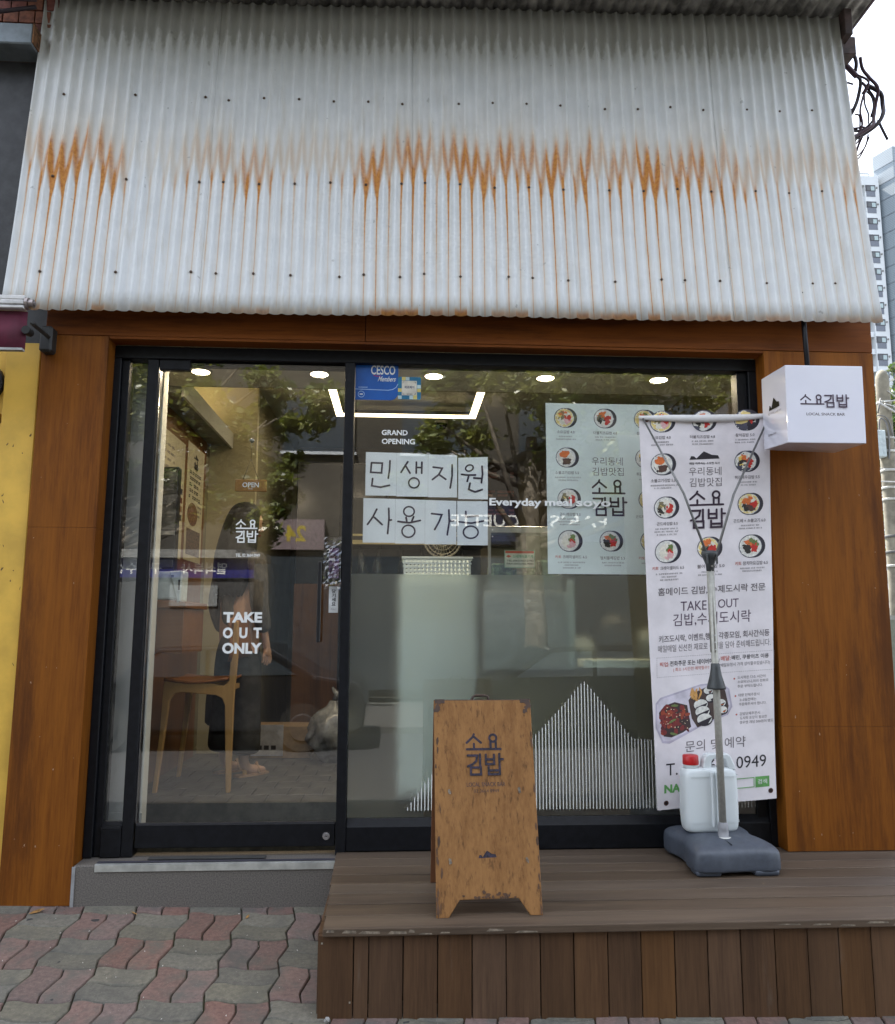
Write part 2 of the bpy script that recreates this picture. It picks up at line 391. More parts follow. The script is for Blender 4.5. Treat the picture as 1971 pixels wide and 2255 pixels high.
def paver_mat(name, c):
    m, nt, b = newmat(name)
    f = noise(nt, 55, 8, .7); l = noise(nt, 7, 5, .6); sp = noise(nt, 210, 3, .6, seed=2)
    col = mix(nt, smooth(nt, f, .28, .72), tuple(x*.66 for x in c), tuple(x*1.15 for x in c))
    col = mix(nt, smooth(nt, l, .42, .75), col, (.085, .082, .068))
    k = mth(nt, 'ADD', .86, mth(nt, 'MULTIPLY', objrand(nt), .30))
    hv = nt.nodes.new('ShaderNodeHueSaturation'); nt.links.new(col, hv.inputs['Color']); nt.links.new(k, hv.inputs['Value'])
    nt.links.new(mth(nt, 'ADD', .62, mth(nt, 'MULTIPLY', mth(nt, 'FRACT', mth(nt, 'MULTIPLY', objrand(nt), 11.7)), .42)), hv.inputs['Saturation'])
    col = mix(nt, mth(nt, 'MULTIPLY', smooth(nt, sp, .66, .72), .55), hv.outputs['Color'], (.42, .40, .37))
    gum = noise(nt, 16, 2, .4, seed=4)
    col = mix(nt, smooth(nt, gum, .75, .765), col, (.03, .03, .03))
    nt.links.new(col, b.inputs['Base Color']); b.inputs['Roughness'].default_value = .88
    bump(nt, b, f, .55, .004)
    return m
P_RED = paver_mat('red_paver', (.162, .093, .076)); P_GREY = paver_mat('grey_paver', (.140, .128, .098))
PB = .2345; PX0 = -.695; PY0 = -.072
def warp(u, v):
    # zigzag joints down the rows, gentle waves along them
    t = (v/PB) % 1.0; z = (abs(((t+.25) % 1)-.5)*4-1)
    return u+.0135*z*(.75+.25*abs(z)), v+.011*math.sin(2*math.pi*u/PB+.6)+.004*math.sin(4*math.pi*u/PB)
def paver_geo(u0, u1, v0, v1, rnd):
    n = 10
    def ring(ins):
        a0, a1, b0, b1 = u0+ins, u1-ins, v0+ins, v1-ins; p = []
        for i in range(n): p.append((a0+(a1-a0)*i/n, b0))
        for i in range(n): p.append((a1, b0+(b1-b0)*i/n))
        for i in range(n): p.append((a1-(a1-a0)*i/n, b1))
        for i in range(n): p.append((a0, b1-(b1-b0)*i/n))
        return [warp(*q) for q in p]
    tilt = (rnd.uniform(-.012, .012), rnd.uniform(-.012, .012)); dz = rnd.uniform(-.0025, .0025); cx, cy = PX0+(u0+u1)/2, PY0+(v0+v1)/2
    def P(q, z):
        x, y = PX0+q[0], PY0+q[1]; return (x, y, gz(x, y)+z+dz+tilt[0]*(x-cx)+tilt[1]*(y-cy))
    V = [P(q, 0) for q in ring(.0062)]+[P(q, -.005) for q in ring(.0027)]+[P(q, -.03) for q in ring(.0027)]
    m = 4*n; F = [tuple(range(m))]
    for k in (0, 1):
        for i in range(m): F.append((k*m+i, (k+1)*m+i, (k+1)*m+(i+1) % m, k*m+(i+1) % m))
    return V, F
rnd = random.Random(3); far_r, far_g = [], []
for j in range(-11, 1):
    for i in range(-14, 18):
        red = (i+j) % 2 == 0
        cx = PX0+(i+.5)*PB; cy = PY0+(j+.5)*PB
        if cy < -2.4: continue
        if cx > -.22 and cy > -.76: continue
        if cy > .0 and cx > -1.55: pass
        u0, v0 = i*PB, j*PB
        for h in (0, 1):
            g = (u0+h*PB/2, u0+(h+1)*PB/2, v0, v0+PB) if red else (u0, u0+PB, v0+h*PB/2, v0+(h+1)*PB/2)
            V, F = paver_geo(*g, rnd)
            if -2.1 < cx < 2.4 and cy > -1.35:
                pydata('paver', V, F, P_RED if red else P_GREY, pav)
            else: (far_r if red else far_g).append((V, F))
for lst, m in ((far_r, P_RED), (far_g, P_GREY)):
    V, F = join_geo(lst); pydata('outer_pavers', V, F, m, pav, kind='stuff')

# ================================================================== SHOP BUILDING
shop = thing('shop_building', 'small kimbap shop with stained wood surround and rust streaked corrugated white metal front', 'shop', (.3, .1, 0))
WS = wood('stained_plywood', (.225, .075, .0090), (.105, .030, .0044), 'Z', .55, 20, spec=.14, contrast=(.36, .64), bmp=.12, wear=((.052, .0165, .0055), .75, 5, .47, .70))
WSH = wood('stained_plywood_horizontal', (.205, .060, .0095), (.085, .023, .005), 'X', .55, 18, spec=.14, contrast=(.36, .64), bmp=.12, seed=3, wear=((.045, .014, .005), .75, 5, .46, .68))
BLK = plain('black_powder_coat', (.0065, .007, .009), .45, var=.2, scale=30, spec=.22)
BLKD = plain('black_gap', (.004, .004, .004), .7)
def pillar(xa, xb, xc, xd, z0, z1, zs, d0, d1):
    # xa..xb at the top, xd..xc at the bottom; split by a butt joint at zs
    t = (zs-z0)/(z1-z0); l = xd+(xa-xd)*t; r = xc+(xb-xc)*t
    hexa('wood_panel', [(xa, 0, z1), (xb, 0, z1), (r, 0, zs+.0003), (l, 0, zs+.0003), (xa, d0, z1), (xb, d1, z1), (r, d1, zs+.0003), (l, d0, zs+.0003)], WS, shop, .0015)
    hexa('wood_panel', [(l+.0008, -.0003, zs-.0003), (r-.0005, -.0003, zs-.0003), (xc, -.0003, z0), (xd, -.0003, z0), (l, d0, zs-.0003), (r, d1, zs-.0003), (xc, d1, z0), (xd, d0, z0)], WS, shop, .0015)
pillar(-1.783, -1.464, -1.475, -1.797, -.05, 2.634, 1.672, .16, .12)
pillar(1.876, 2.463, 2.448, 1.866, .1435, 2.634, .725, .12, .18)
box('lintel_panel', -1.772, -.192, .002, .10, 2.637, 2.93, WSH, shop, .002)
box('lintel_panel', -.189, 2.463, 0.0, .10, 2.637, 2.93, WSH, shop, .002)
box('soffit_board', -1.463, 1.875, .004, .098, 2.6225, 2.636, WSH, shop, .001)
q = random.Random(44)
for nm, x0_, x1_, n_ in (('left', -1.76, -1.50, 16), ('right', 1.90, 2.42, 22)):
    pr = Print(plane_map(-.0006, step=-.00005))
    for k in range(n_): pr.disc(q.uniform(x0_, x1_), .2+2.3*q.random()**1.7, q.uniform(.0012, .003), plain('pale_nick', (.33, .22, .14), .8), 1+k*.1, 7, ry=q.uniform(.001, .006), wob=1.0)
    pr.make('nick', shop)['kind'] = 'stuff'
# building shell
render_w = plain('render_wall', (.30, .29, .27), .9, var=.15, scale=5)
box('side_wall', 2.40, 2.455, .182, 6.0, -.3, 5.3, render_w, shop)
box('side_wall', -1.79, -1.75, .165, 6.0, -.3, 5.3, render_w, shop)
box('rear_wall', -1.75, 2.40, 5.9, 6.0, -.3, 5.3, render_w, shop)
box('upper_wall', -1.75, 2.40, .17, .30, 2.935, 5.3, render_w, shop)
box('roof_slab', -1.95, 2.50, .20, 6.1, 5.3, 5.4, render_w, shop)
box('shade_storey', -1.75, 2.40, 1.4, 6.0, 5.401, 9.4, render_w, shop)  # unseen set-back storey, added to throw shade over the road
# corrugated cladding: six overlapping sheets, each a part
def corr_mat():
    m, nt, b = newmat('weathered_white_steel')
    uvn = nt.nodes.new('ShaderNodeUVMap'); sep = nt.nodes.new('ShaderNodeSeparateXYZ'); nt.links.new(uvn.outputs['UV'], sep.inputs[0])
    u, v = sep.outputs['X'], sep.outputs['Y']
    ph = mth(nt, 'FRACT', u); idx = mth(nt, 'FLOOR', u)
    d = mth(nt, 'MULTIPLY', mth(nt, 'ABSOLUTE', mth(nt, 'SUBTRACT', ph, .5)), 2)     # 0 in the trough, 1 on the crest
    side = mth(nt, 'GREATER_THAN', ph, .5)
    def rnd1(seed, per_side=False):
        n = nt.nodes.new('ShaderNodeTexWhiteNoise'); n.noise_dimensions = '1D'
        x = mth(nt, 'ADD', idx, seed*7.13)
        if per_side: x = mth(nt, 'ADD', x, mth(nt, 'MULTIPLY', side, .37))
        nt.links.new(x, n.inputs['W']); return n.outputs['Value']
    def lowf(scale, seed):
        n = nt.nodes.new('ShaderNodeTexNoise'); n.noise_dimensions = '1D'; n.inputs['Scale'].default_value = scale; n.inputs['Detail'].default_value = 2
        nt.links.new(mth(nt, 'ADD', idx, seed*31.7), n.inputs['W']); return n.outputs['Fac']
    f = noise(nt, 9, 7, .6); fine = noise(nt, 60, 5, .6); stv = noise(nt, 20, 6, .65, (1, 1, .06))
    base = mix(nt, smooth(nt, f, .3, .7), (.57, .585, .585), (.63, .64, .635))
    base = mix(nt, mth(nt, 'MULTIPLY', smooth(nt, stv, .5, .75), .35), base, (.42, .40, .35))
    # amount of rust, trough by trough: heavy left of the first seam, light, then heavy across the middle
    def band(lo0, lo1, hi0, hi1, k): return mth(nt, 'MULTIPLY', mth(nt, 'MULTIPLY', smooth(nt, u, lo0, lo1), mth(nt, 'SUBTRACT', 1, smooth(nt, u, hi0, hi1))), k)
    zone = mth(nt, 'ADD', mth(nt, 'ADD', band(-2, 1, 7.5, 9.5, .95), band(8, 15, 23, 28, .60)), mth(nt, 'ADD', band(24, 29, 52, 66, 1.05), band(54, 64, 72, 78, .50)))
    amt = mth(nt, 'MULTIPLY', mth(nt, 'ADD', .55, mth(nt, 'MULTIPLY', rnd1(1), .45)), mth(nt, 'ADD', .14, mth(nt, 'MULTIPLY', zone, .90)))
    jit = mth(nt, 'MULTIPLY', mth(nt, 'SUBTRACT', rnd1(3), .5), .045)
    ragged = mth(nt, 'MULTIPLY', mth(nt, 'SUBTRACT', noise(nt, 30, 4, .6, (1, 1, .35)), .5), .10)
    vv = mth(nt, 'ADD', mth(nt, 'ADD', v, jit), mth(nt, 'MULTIPLY', ragged, .25))
    wob = mth(nt, 'MULTIPLY', mth(nt, 'SUBTRACT', noise(nt, 7, 3, .5, (.1, .1, 1)), .5), .16)
    dl = mth(nt, 'ABSOLUTE', mth(nt, 'ADD', mth(nt, 'MULTIPLY', mth(nt, 'SUBTRACT', ph, .5), 2), wob))
    taper = mth(nt, 'ADD', .10, mth(nt, 'MULTIPLY', smooth(nt, vv, .22, .44), .16))
    thin = mth(nt, 'MULTIPLY', mth(nt, 'SUBTRACT', 1, smooth(nt, mth(nt, 'DIVIDE', dl, taper), .25, 1.25)), mth(nt, 'SUBTRACT', 1, smooth(nt, vv, .40, .47)))
    thin = mth(nt, 'MULTIPLY', thin, mth(nt, 'ADD', .55, mth(nt, 'MULTIPLY', smooth(nt, vv, .05, .40), .45)))
    thin = mth(nt, 'MULTIPLY', thin, mth(nt, 'ADD', .45, mth(nt, 'MULTIPLY', noise(nt, 5, 4, .6, (3, 1, 1)), 1.0)))
    halo = mth(nt, 'MULTIPLY', mth(nt, 'MULTIPLY', mth(nt, 'SUBTRACT', 1, smooth(nt, dl, .05, .75)), .34), mth(nt, 'SUBTRACT', 1, smooth(nt, vv, .30, .52)))
    # plumes: one pointed flame on each crest that forks down both flanks into the troughs
    cid = mth(nt, 'FLOOR', mth(nt, 'ADD', u, .5))
    wnz = nt.nodes.new('ShaderNodeTexWhiteNoise'); wnz.noise_dimensions = '1D'; nt.links.new(mth(nt, 'ADD', cid, 40.3), wnz.inputs['W']); crest = wnz.outputs['Value']
    cj = mth(nt, 'MULTIPLY', mth(nt, 'SUBTRACT', crest, .5), .085)
    cv = mth(nt, 'ADD', mth(nt, 'ADD', v, cj), mth(nt, 'MULTIPLY', ragged, .3))
    rise = mth(nt, 'MINIMUM', mth(nt, 'MAXIMUM', mth(nt, 'MULTIPLY', mth(nt, 'SUBTRACT', cv, .385), 7.2), 0), .97)
    hw = mth(nt, 'ADD', .24, mth(nt, 'MULTIPLY', mth(nt, 'MULTIPLY', rise, mth(nt, 'SUBTRACT', 1.35, rise)), 1.05))
    fl = mth(nt, 'DIVIDE', mth(nt, 'ABSOLUTE', mth(nt, 'SUBTRACT', mth(nt, 'ADD', d, mth(nt, 'MULTIPLY', ragged, 1.2)), rise)), hw)
    flame = mth(nt, 'MULTIPLY', mth(nt, 'SUBTRACT', 1, smooth(nt, fl, .0, 1.35)), mth(nt, 'MULTIPLY', smooth(nt, cv, .34, .41), mth(nt, 'SUBTRACT', 1, smooth(nt, cv, .50, .60))))
    flame = mth(nt, 'MULTIPLY', flame, mth(nt, 'ADD', .60, mth(nt, 'MULTIPLY', crest, .48)))
    faint = mth(nt, 'MULTIPLY', mth(nt, 'MULTIPLY', smooth(nt, vv, .41, .50), mth(nt, 'SUBTRACT', 1, smooth(nt, vv, .50, .74))), mth(nt, 'MULTIPLY', lowf(.23, 4), .55))
    streak = mth(nt, 'MULTIPLY', smooth(nt, stv, .52, .72), mth(nt, 'MULTIPLY', mth(nt, 'SUBTRACT', 1, smooth(nt, vv, .5, .85)), .10))
    tot = mth(nt, 'ADD', mth(nt, 'ADD', thin, flame), mth(nt, 'ADD', halo, faint))
    tot = mth(nt, 'ADD', mth(nt, 'MULTIPLY', tot, mth(nt, 'MULTIPLY', amt, 1.0)), streak, clamp=True)
    edge = mth(nt, 'MULTIPLY', mth(nt, 'SUBTRACT', 1, smooth(nt, v, .006, .034)), mth(nt, 'ADD', .15, mth(nt, 'MULTIPLY', rnd1(8), .85)))
    tot = mth(nt, 'MAXIMUM', tot, mth(nt, 'MULTIPLY', edge, mth(nt, 'ADD', .35, mth(nt, 'MULTIPLY', zone, .6))))
    rust = mix(nt, smooth(nt, fine, .35, .7), (.52, .225, .042), (.38, .135, .022))
    thinrust = mix(nt, smooth(nt, tot, .15, .85), (.50, .36, .16), rust)
    col = mix(nt, tot, base, thinrust)
    # eave shade and reflection painted into the colour, with a ragged lower edge
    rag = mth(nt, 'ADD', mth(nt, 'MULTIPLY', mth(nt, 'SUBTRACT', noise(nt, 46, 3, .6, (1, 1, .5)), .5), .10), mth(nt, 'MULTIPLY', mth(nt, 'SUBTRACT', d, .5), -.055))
    eave_shade = smooth(nt, mth(nt, 'ADD', v, rag), .845, .895)
    col = mix(nt, mth(nt, 'MULTIPLY', eave_shade, .52), col, (.20, .19, .155))
    spots = smooth(nt, noise(nt, 21, 2, .5, seed=9), .735, .755)
    col = mix(nt, mth(nt, 'MULTIPLY', spots, .5), col, (.22, .22, .20))
    nt.links.new(col, b.inputs['Base Color'])
    nt.links.new(mth(nt, 'ADD', .30, mth(nt, 'MULTIPLY', tot, .45)), b.inputs['Roughness'])
    wr = noise(nt, 70, 2, .5, (1, 1, .6)); bump(nt, b, wr, .10, .003)
    return m
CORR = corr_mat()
AX0, AX1, NW = -1.936, 2.448, 72
def aw_pt(u, v, lift=0.0):
    x = AX0+(AX1-AX0)*u/NW
    zb = 2.730+.009*x; zt = 4.585+.0225*x
    y = -.12+.20*v+.014*math.sin(math.pi*v)
    a = .0085*math.cos(2*math.pi*u)+.0024*math.cos(4*math.pi*u)
    return (x+.0015*math.sin(9*v+u*.3), y-a-lift, zb+(zt-zb)*v+.003*math.sin(u*.21))
edges = [0, 15.3, 20.4, 32.4, 45.6, 59.4, 72]
for k in range(6):
    u0, u1 = edges[k], edges[k+1]+(.55 if k < 5 else 0); nu = int((u1-u0)*8); nv = 16; V = []; UV = []
    for j in range(nv+1):
        for i in range(nu+1):
            u = u0+(u1-u0)*i/nu; V.append(aw_pt(u, j/nv, .0014*(k % 2)+.0006*k)); UV.append((u, j/nv))
    F = [(j*(nu+1)+i, j*(nu+1)+i+1, (j+1)*(nu+1)+i+1, (j+1)*(nu+1)+i) for j in range(nv) for i in range(nu)]
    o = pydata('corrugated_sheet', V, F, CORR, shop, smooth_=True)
    lay = o.data.uv_layers.new(name='UVMap')
    for lp in o.data.loops: lay.data[lp.index].uv = UV[lp.vertex_index]
    md = o.modifiers.new('thick', 'SOLIDIFY'); md.thickness = .0012; md.offset = -1
# screw rows: hexagon heads sunk in the troughs
scr = plain('rusty_screw', (.14, .09, .06), .6, .4, var=.3)
rs = random.Random(5)
for row, (v0, us) in enumerate(((.675, [2.5, 8.5, 14.5, 16.5, 19.5, 22.5, 25.5, 28.5, 31.5, 36.5, 39.5, 42.5, 45.5, 49.5, 52.5, 55.5, 58.5, 62.5, 65.5, 68.5]),
                               (.405, [2.5, 8.5, 14.5, 16.5, 19.5, 22.5, 25.5, 28.5, 31.5, 33.5, 36.5, 39.5, 42.5, 45.5, 49.5, 52.5, 55.5, 58.5, 62.5, 65.5, 68.5]),
                               (.120, [2.5, 8.5, 14.5, 16.5, 19.5, 22.5, 26.5, 28.5, 31.5, 33.5, 36.5, 40.5, 42.5, 45.5, 49.5, 53.5, 55.5, 58.5, 62.5, 66.5, 68.5]))):
    for u in us:
        x, y, z = aw_pt(u, v0+rs.uniform(-.006, .006), .004); n = 6
        if row == 0 and u == 2.5:
            V = []
            for q, (r, dy) in enumerate(((.0072, .004), (.0072, -.001), (.0042, -.001), (.0036, -.006))):
                for i in range(n): V.append((r*math.cos(i*math.pi/3), dy, r*math.sin(i*math.pi/3)))
            F = [(a*n+i, a*n+(i+1) % n, (a+1)*n+(i+1) % n, (a+1)*n+i) for a in range(3) for i in range(n)]+[tuple(range(3*n, 4*n))]
            SCREW = pydata('screw', V, F, scr, shop); so = SCREW
        else:
            so = SCREW.copy(); COL.objects.link(so)
        so.location = (x, y, z); so.rotation_euler = (0, rs.uniform(0, 1), 0)
# eave: corrugated roof edge seen from below
eavem = plain('weathered_roof_steel', (.34, .33, .30), .5, .1, var=.35, scale=9)
V = []; x0e, x1e, ne = -2.15, 2.60, 78*6; yy = [.30, .12, -.1, -.4, -.8]
for y in yy:
    for i in range(ne+1):
        x = x0e+(x1e-x0e)*i/ne
        V.append((x, y, 4.618+.0262*x+.0095*math.cos(2*math.pi*x/.061)+.012*(.12-y)))
F = [(j*(ne+1)+i, (j+1)*(ne+1)+i, (j+1)*(ne+1)+i+1, j*(ne+1)+i+1) for j in range(len(yy)-1) for i in range(ne)]
o = pydata('eave_sheet', V, F, eavem, shop, smooth_=True); md = o.modifiers.new('thick', 'SOLIDIFY'); md.thickness = .002
boxes('eave_trim', [(2.597, 2.609, -.80, .5, 4.672, 4.705)], plain('purple_brown_trim', (.10, .06, .075), .6), shop)
box('eave_batten', -1.94, 2.56, .14, .17, 4.50, 4.55, plain('dark_timber', (.05, .04, .035), .8), shop)
boxes('gable_bracket', [(2.452, 2.50, .02, .14, 4.50, 4.66), (2.47, 2.56, .10, .20, 4.44, 4.55), (2.452, 2.462, .06, .10, 3.2, 4.5)], plain('rusty_bracket', (.07, .045, .04), .7, var=.3), shop, .004)
boxes('wall_hook', [(2.452, 2.505, .16, .19, 3.725, 3.755), (2.452, 2.475, .15, .20, 3.62, 3.76)], plain('rusty_bracket', (.07, .045, .04), .7), shop, .003)
# shopfront frame
def fr(name, *a, bev=.003, mat=None): return box(name, *a, mat or BLK, shop, bev)
fr('frame_head', -1.472, 1.880, .100, .200, 2.556, 2.621)
fr('frame_jamb', -1.472, -1.430, .100, .200, .128, 2.555); fr('frame_jamb', -1.4295, -1.395, .122, .200, .128, 2.555)
fr('frame_jamb', 1.832, 1.880, .100, .200, .143, 2.555); fr('frame_jamb', 1.778, 1.8315, .122, .200, .143, 2.555)
fr('door_post', -1.300, -1.246, .108, .190, .128, 2.555)
fr('mullion', -.2965, -.2475, .094, .190, .128, 2.555)
hexa('window_sill', [(-.247, .1, .254), (1.8315, .1, .254), (1.8315, .1, .143), (-.247, .1, .143), (-.247, .136, .290), (1.8315, .136, .290), (1.8315, .2, .143), (-.247, .2, .143)], BLK, shop, .003)
fr('sidelight_sill', -1.3945, -1.3005, .102, .19, .128, .256); hexa('sidelight_ledge', [(-1.394, .104, .266), (-1.301, .104, .266), (-1.301, .102, .257), (-1.394, .102, .257), (-1.394, .15, .285), (-1.301, .15, .285), (-1.301, .15, .257), (-1.394, .15, .257)], BLK, shop)
fr('frame_stop', -1.2455, -.297, .150, .19, 2.535, 2.5555)
GL = glass('pane_glass', base=.068)
fr('sidelight_pane', -1.397, -1.299, .141, .147, .262, 2.558, bev=0, mat=GL)
fr('window_pane', -.249, 1.780, .136, .142, .286, 2.558, bev=0, mat=GL)
# glass door: a part with its own fittings
door = box('glass_door', -1.240, -.299, .128, .136, .268, 2.545, GL, shop)
box('bottom_rail', -1.238, -.3005, .110, .155, .166, .272, BLK, door, .003)
box('rail_bead', -1.236, -.302, .114, .128, .2722, .279, plain('dark_bead', (.03, .03, .034), .4), door)
box('patch_fitting', -1.243, -1.088, .112, .152, 2.502, 2.575, BLK, door, .006, 2)
box('hinge_edge', -1.2445, -1.2405, .126, .138, .28, 2.50, plain('bright_steel', (.45, .45, .46), .25, .9), door)
st = plain('bright_steel', (.45, .45, .46), .25, .9)
bm = bmesh.new()
for r, d0, d1 in ((.0185, .110, .104), (.014, .104, .1015)):
    q = bmesh.ops.create_cone(bm, cap_ends=True, segments=20, radius1=r, radius2=r*.95, depth=d0-d1)
    for v in q['verts']: v.co = Vector((-.341+v.co.x, (d0+d1)/2-v.co.z, .214+v.co.y))
frombm('floor_lock', bm, st, door)
box('key_slot', -.348, -.334, .1010, .1014, .2125, .2155, BLKD, door)
bm = bmesh.new(); bm_box(bm, -.408, -.389, .066, .082, 1.128, 1.522, .003); bm_box(bm, -.404, -.393, .082, .128, 1.17, 1.19); bm_box(bm, -.404, -.393, .082, .128, 1.46, 1.48)
frombm('handle', bm, plain('handle_black', (.012, .012, .014), .3), door)
# step below the door
stp = thing('entrance_step', 'grey granite entrance step under the glass door with metal edge strip', 'step', (-.88, .05, 0))
granite = plain('granite', (.135, .120, .106), .8, var=.20, scale=170, bmp=.1)
hexa('step_slab', [(-1.472, 0, .122), (-.284, 0, .122), (-.284, 0, -.09), (-1.478, 0, -.07), (-1.472, .30, .128), (-.284, .30, .128), (-.284, .30, -.09), (-1.478, .30, -.07)], granite, stp, .006)
box('mortar_edge', -1.4765, -1.462, -.004, .0, -.06, .118, plain('mortar', (.30, .30, .30), .9), stp)
box('edge_strip', -1.376, -.288, -.0055, -.0005, .094, .1235, plain('brushed_strip', (.47, .47, .43), .45, .4), stp, .001)
box('strip_lip', -1.376, -.288, -.0055, .012, .124, .127, plain('strip_lip', (.55, .57, .56), .35, .5), stp)
box('anti_slip_tape', -1.374, -.290, .0125, .040, .1285, .1305, plain('tape', (.03, .03, .045), .8), stp)
box('threshold_plate', -1.16, -.62, .062, .104, .1285, .131, plain('old_plate', (.05, .05, .05), .7), stp)

# ================================================================== DECK
deck = thing('wooden_deck', 'weathered dark brown timber deck with vertical skirt boards in front of the window', 'deck', (1.5, -.4, 0))
def deck_wood(nm, hi, lo, ax, **k): return wood(nm, hi, lo, ax, .6, 24, rnd=.34, spec=.2, contrast=(.3, .72), bmp=.25, wear=((.13, .108, .09), .5, 9, .60, .74), **k)
DT = deck_wood('deck_top_wood', (.112, .080, .056), (.040, .028, .020), 'X')
DS = deck_wood('deck_skirt_wood', (.112, .060, .030), (.040, .021, .0115), 'Z', seed=6)
ye = [.100, -.022, -.147, -.272, -.397, -.520, -.645, -.768]
for i in range(len(ye)-1):
    dz = rnd.uniform(-.0015, .0015)
    box('deck_plank', -.290+.004*i+rnd.uniform(-.002, .004), 3.25, ye[i+1]+.003, ye[i]-.003, .114+dz, .142+dz, DT, deck, .002)
box('nosing_board', -.262, 3.25, -.905, -.7705, .113, .142, DT, deck, .004, 2)
CH = plain('bare_wood_chip', (.21, .17, .125), .8, var=.3, scale=60)
def chips(x0, x1, z0, z1, n, seed):
    q = random.Random(seed); V, F = [], []
    x = x0
    for k in range(n):
        w = q.uniform(.02, .09); b = len(V); zz = q.uniform(z0, z1-.004); h = q.uniform(.004, .011)
        V += [(x, -.9056, zz), (x+w, -.9056, zz+q.uniform(-.001, .001)), (x+w*.97, -.9056, zz+h*.8), (x+w*.2, -.9056, zz+h)]; F.append((b, b+1, b+2, b+3)); x += w+q.uniform(.004, .05)
        if x > x1: break
    pydata('chipped_edge', V, F, CH, deck)
chips(-.25, .20, .117, .135, 12, 1); chips(1.39, 2.05, .118, .132, 14, 2); chips(.32, .46, .117, .13, 3, 5)
sx = [-.278, -.153, -.099, .024, .147, .271, .394, .518, .641, .765, .888, 1.012, 1.135, 1.258, 1.386, 1.510, 1.629, 1.752, 1.876, 2.0, 2.124, 2.25, 2.375, 2.5, 2.625, 2.75, 2.875, 3.0, 3.125, 3.24]
for i in range(len(sx)-1):
    zb = gz(sx[i], -.88)-.03
    box('skirt_board', sx[i]+.0016+rnd.uniform(0, .001), sx[i+1]-.0016, -.882+rnd.uniform(-.002, .002), -.860, zb, .1115, DS, deck, .0015)
for i in range(7):
    box('skirt_board', -.282, -.262, -.855+i*.122, -.737+i*.122, -.16, .1115, DS, deck, .0015)
boxes('deck_beam', [(-.2, 3.2, -.83, -.77, .03, .112), (-.2, 3.2, -.05, .0, .03, .112)], plain('dark_timber', (.05, .04, .035), .8), deck)
boxes('screw_head', [(-.268, -.262, -.8845, -.8835, .083, .089), (-.166, -.160, -.8845, -.8835, -.115, -.109)], plain('zinc', (.4, .38, .33), .5, .5), deck)

# ================================================================== SANDWICH BOARD
sb = thing('sandwich_board', 'worn wooden folding sign with dark stencilled lettering standing on the deck', 'sandwich board', (.34, -.6, .142))
SBW = wood('worn_board', (.275, .138, .050), (.150, .066, .022), 'Z', .6, 22, spec=.15, contrast=(.34, .66), bmp=.3, wear=((.065, .030, .014), .65, 60, .52, .66), seed=11)
SBD = wood('board_back', (.17, .07, .03), (.09, .035, .018), 'Z', .6, 18)
BO, EX, EY = Vector((.145, -.821, .1425)), Vector((.3975, .014, 0)), Vector((-.004, .221, .764))
EN = EX.cross(EY).normalized()
def sbp(a, b, d=0.0): return BO+EX*a+EY*b+EN*d
poly = [(0, 0), (.116, 0), (.222, .074), (.780, .076), (.885, .002), (1, 0), (1, 1), (0, 1)]
def slab(name, poly, f, d0, d1, mat, parent, bev=.0015):
    bm = bmesh.new(); v0 = [bm.verts.new(f(a, b, d0)) for a, b in poly]; v1 = [bm.verts.new(f(a, b, d1)) for a, b in poly]
    bm.faces.new(v0); bm.faces.new(v1[::-1]); n = len(poly)
    for i in range(n): bm.faces.new((v0[i], v1[i], v1[(i+1) % n], v0[(i+1) % n]))
    bmesh.ops.recalc_face_normals(bm, faces=bm.faces)
    if bev: bmesh.ops.bevel(bm, geom=list(bm.edges), offset=bev, segments=1, affect='EDGES')
    return frombm(name, bm, mat, parent)
fp = slab('front_panel', poly, sbp, 0, -.013, SBW, sb)
B2, EY2 = Vector((.139, -.395, .1425)), Vector((.002, -.19, .752))
def sbq(a, b, d=0.0): return B2+EX*a+EY2*b+Vector((0, d, 0))
slab('rear_panel', poly, sbq, 0, .013, SBD, sb)
HB = plain('hinge_brown', (.05, .03, .022), .6, .2)
tube('handle', [sbp(.385, .995, -.02), sbp(.41, 1.022, -.02), sbp(.435, 1.03, -.02), sbp(.53, 1.03, -.02), sbp(.565, 1.024, -.02), sbp(.575, .995, -.02)], .0055, HB, sb, 8)
for a in (.06, .94):
    slab('hinge', [(a-.05, .985), (a+.05, .985), (a+.05, 1.006), (a-.05, 1.006)], sbp, .001, -.03, HB, sb, .001)
slab('top_edge', [(.0, .997), (1, .997), (1, 1.004), (0, 1.004)], sbp, -.001, -.022, HB, sb, .001)
FADED = plain('faded_ink', (.020, .013, .028), .7, var=.6, scale=90)
FADE2 = plain('faded_ink_light', (.050, .028, .030), .7, var=.4, scale=90)
pr = Print(lambda a, b, L: sbp(a, b*.5, .0003*L)); pr.auto = True
logo(pr, .32, .685, 1.262, 1.664, FADED, w=19)
pr.text('LOCAL SNACK BAR', .315, .70, 1.154, 1.194, FADE2, .01); pr.text('02 3664 0949', .385, .635, 1.098, 1.128, FADE2, .0)
pr.nxt(); mountain(pr, .41, .585, .504, .57, FADED)
pr.make('lettering', fp, split=True)
q = random.Random(2); pr = Print(lambda a, b, L: sbp(a, b, .0003*L))
for cx, cy in ((.14, .558), (.835, .558), (.135, .243), (.875, .243)):
    pr.disc(cx, cy, .012, CH, 12, 9, ry=.012, wob=.9); pr.disc(cx+.012, cy-.008, .007, CH, 13, 7, ry=.008, wob=.9)
pr.make('paint_chip', fp)
pr = Print(lambda a, b, L: sbp(a, b, .0003*L))
for k in range(16): pr.disc((.035 if k % 2 else .955)+q.uniform(-.025, .03), .975+q.uniform(-.03, .015), .02, plain('scorch', (.06, .032, .02), .7), 2+k*.2, 8, ry=.011, wob=.8)
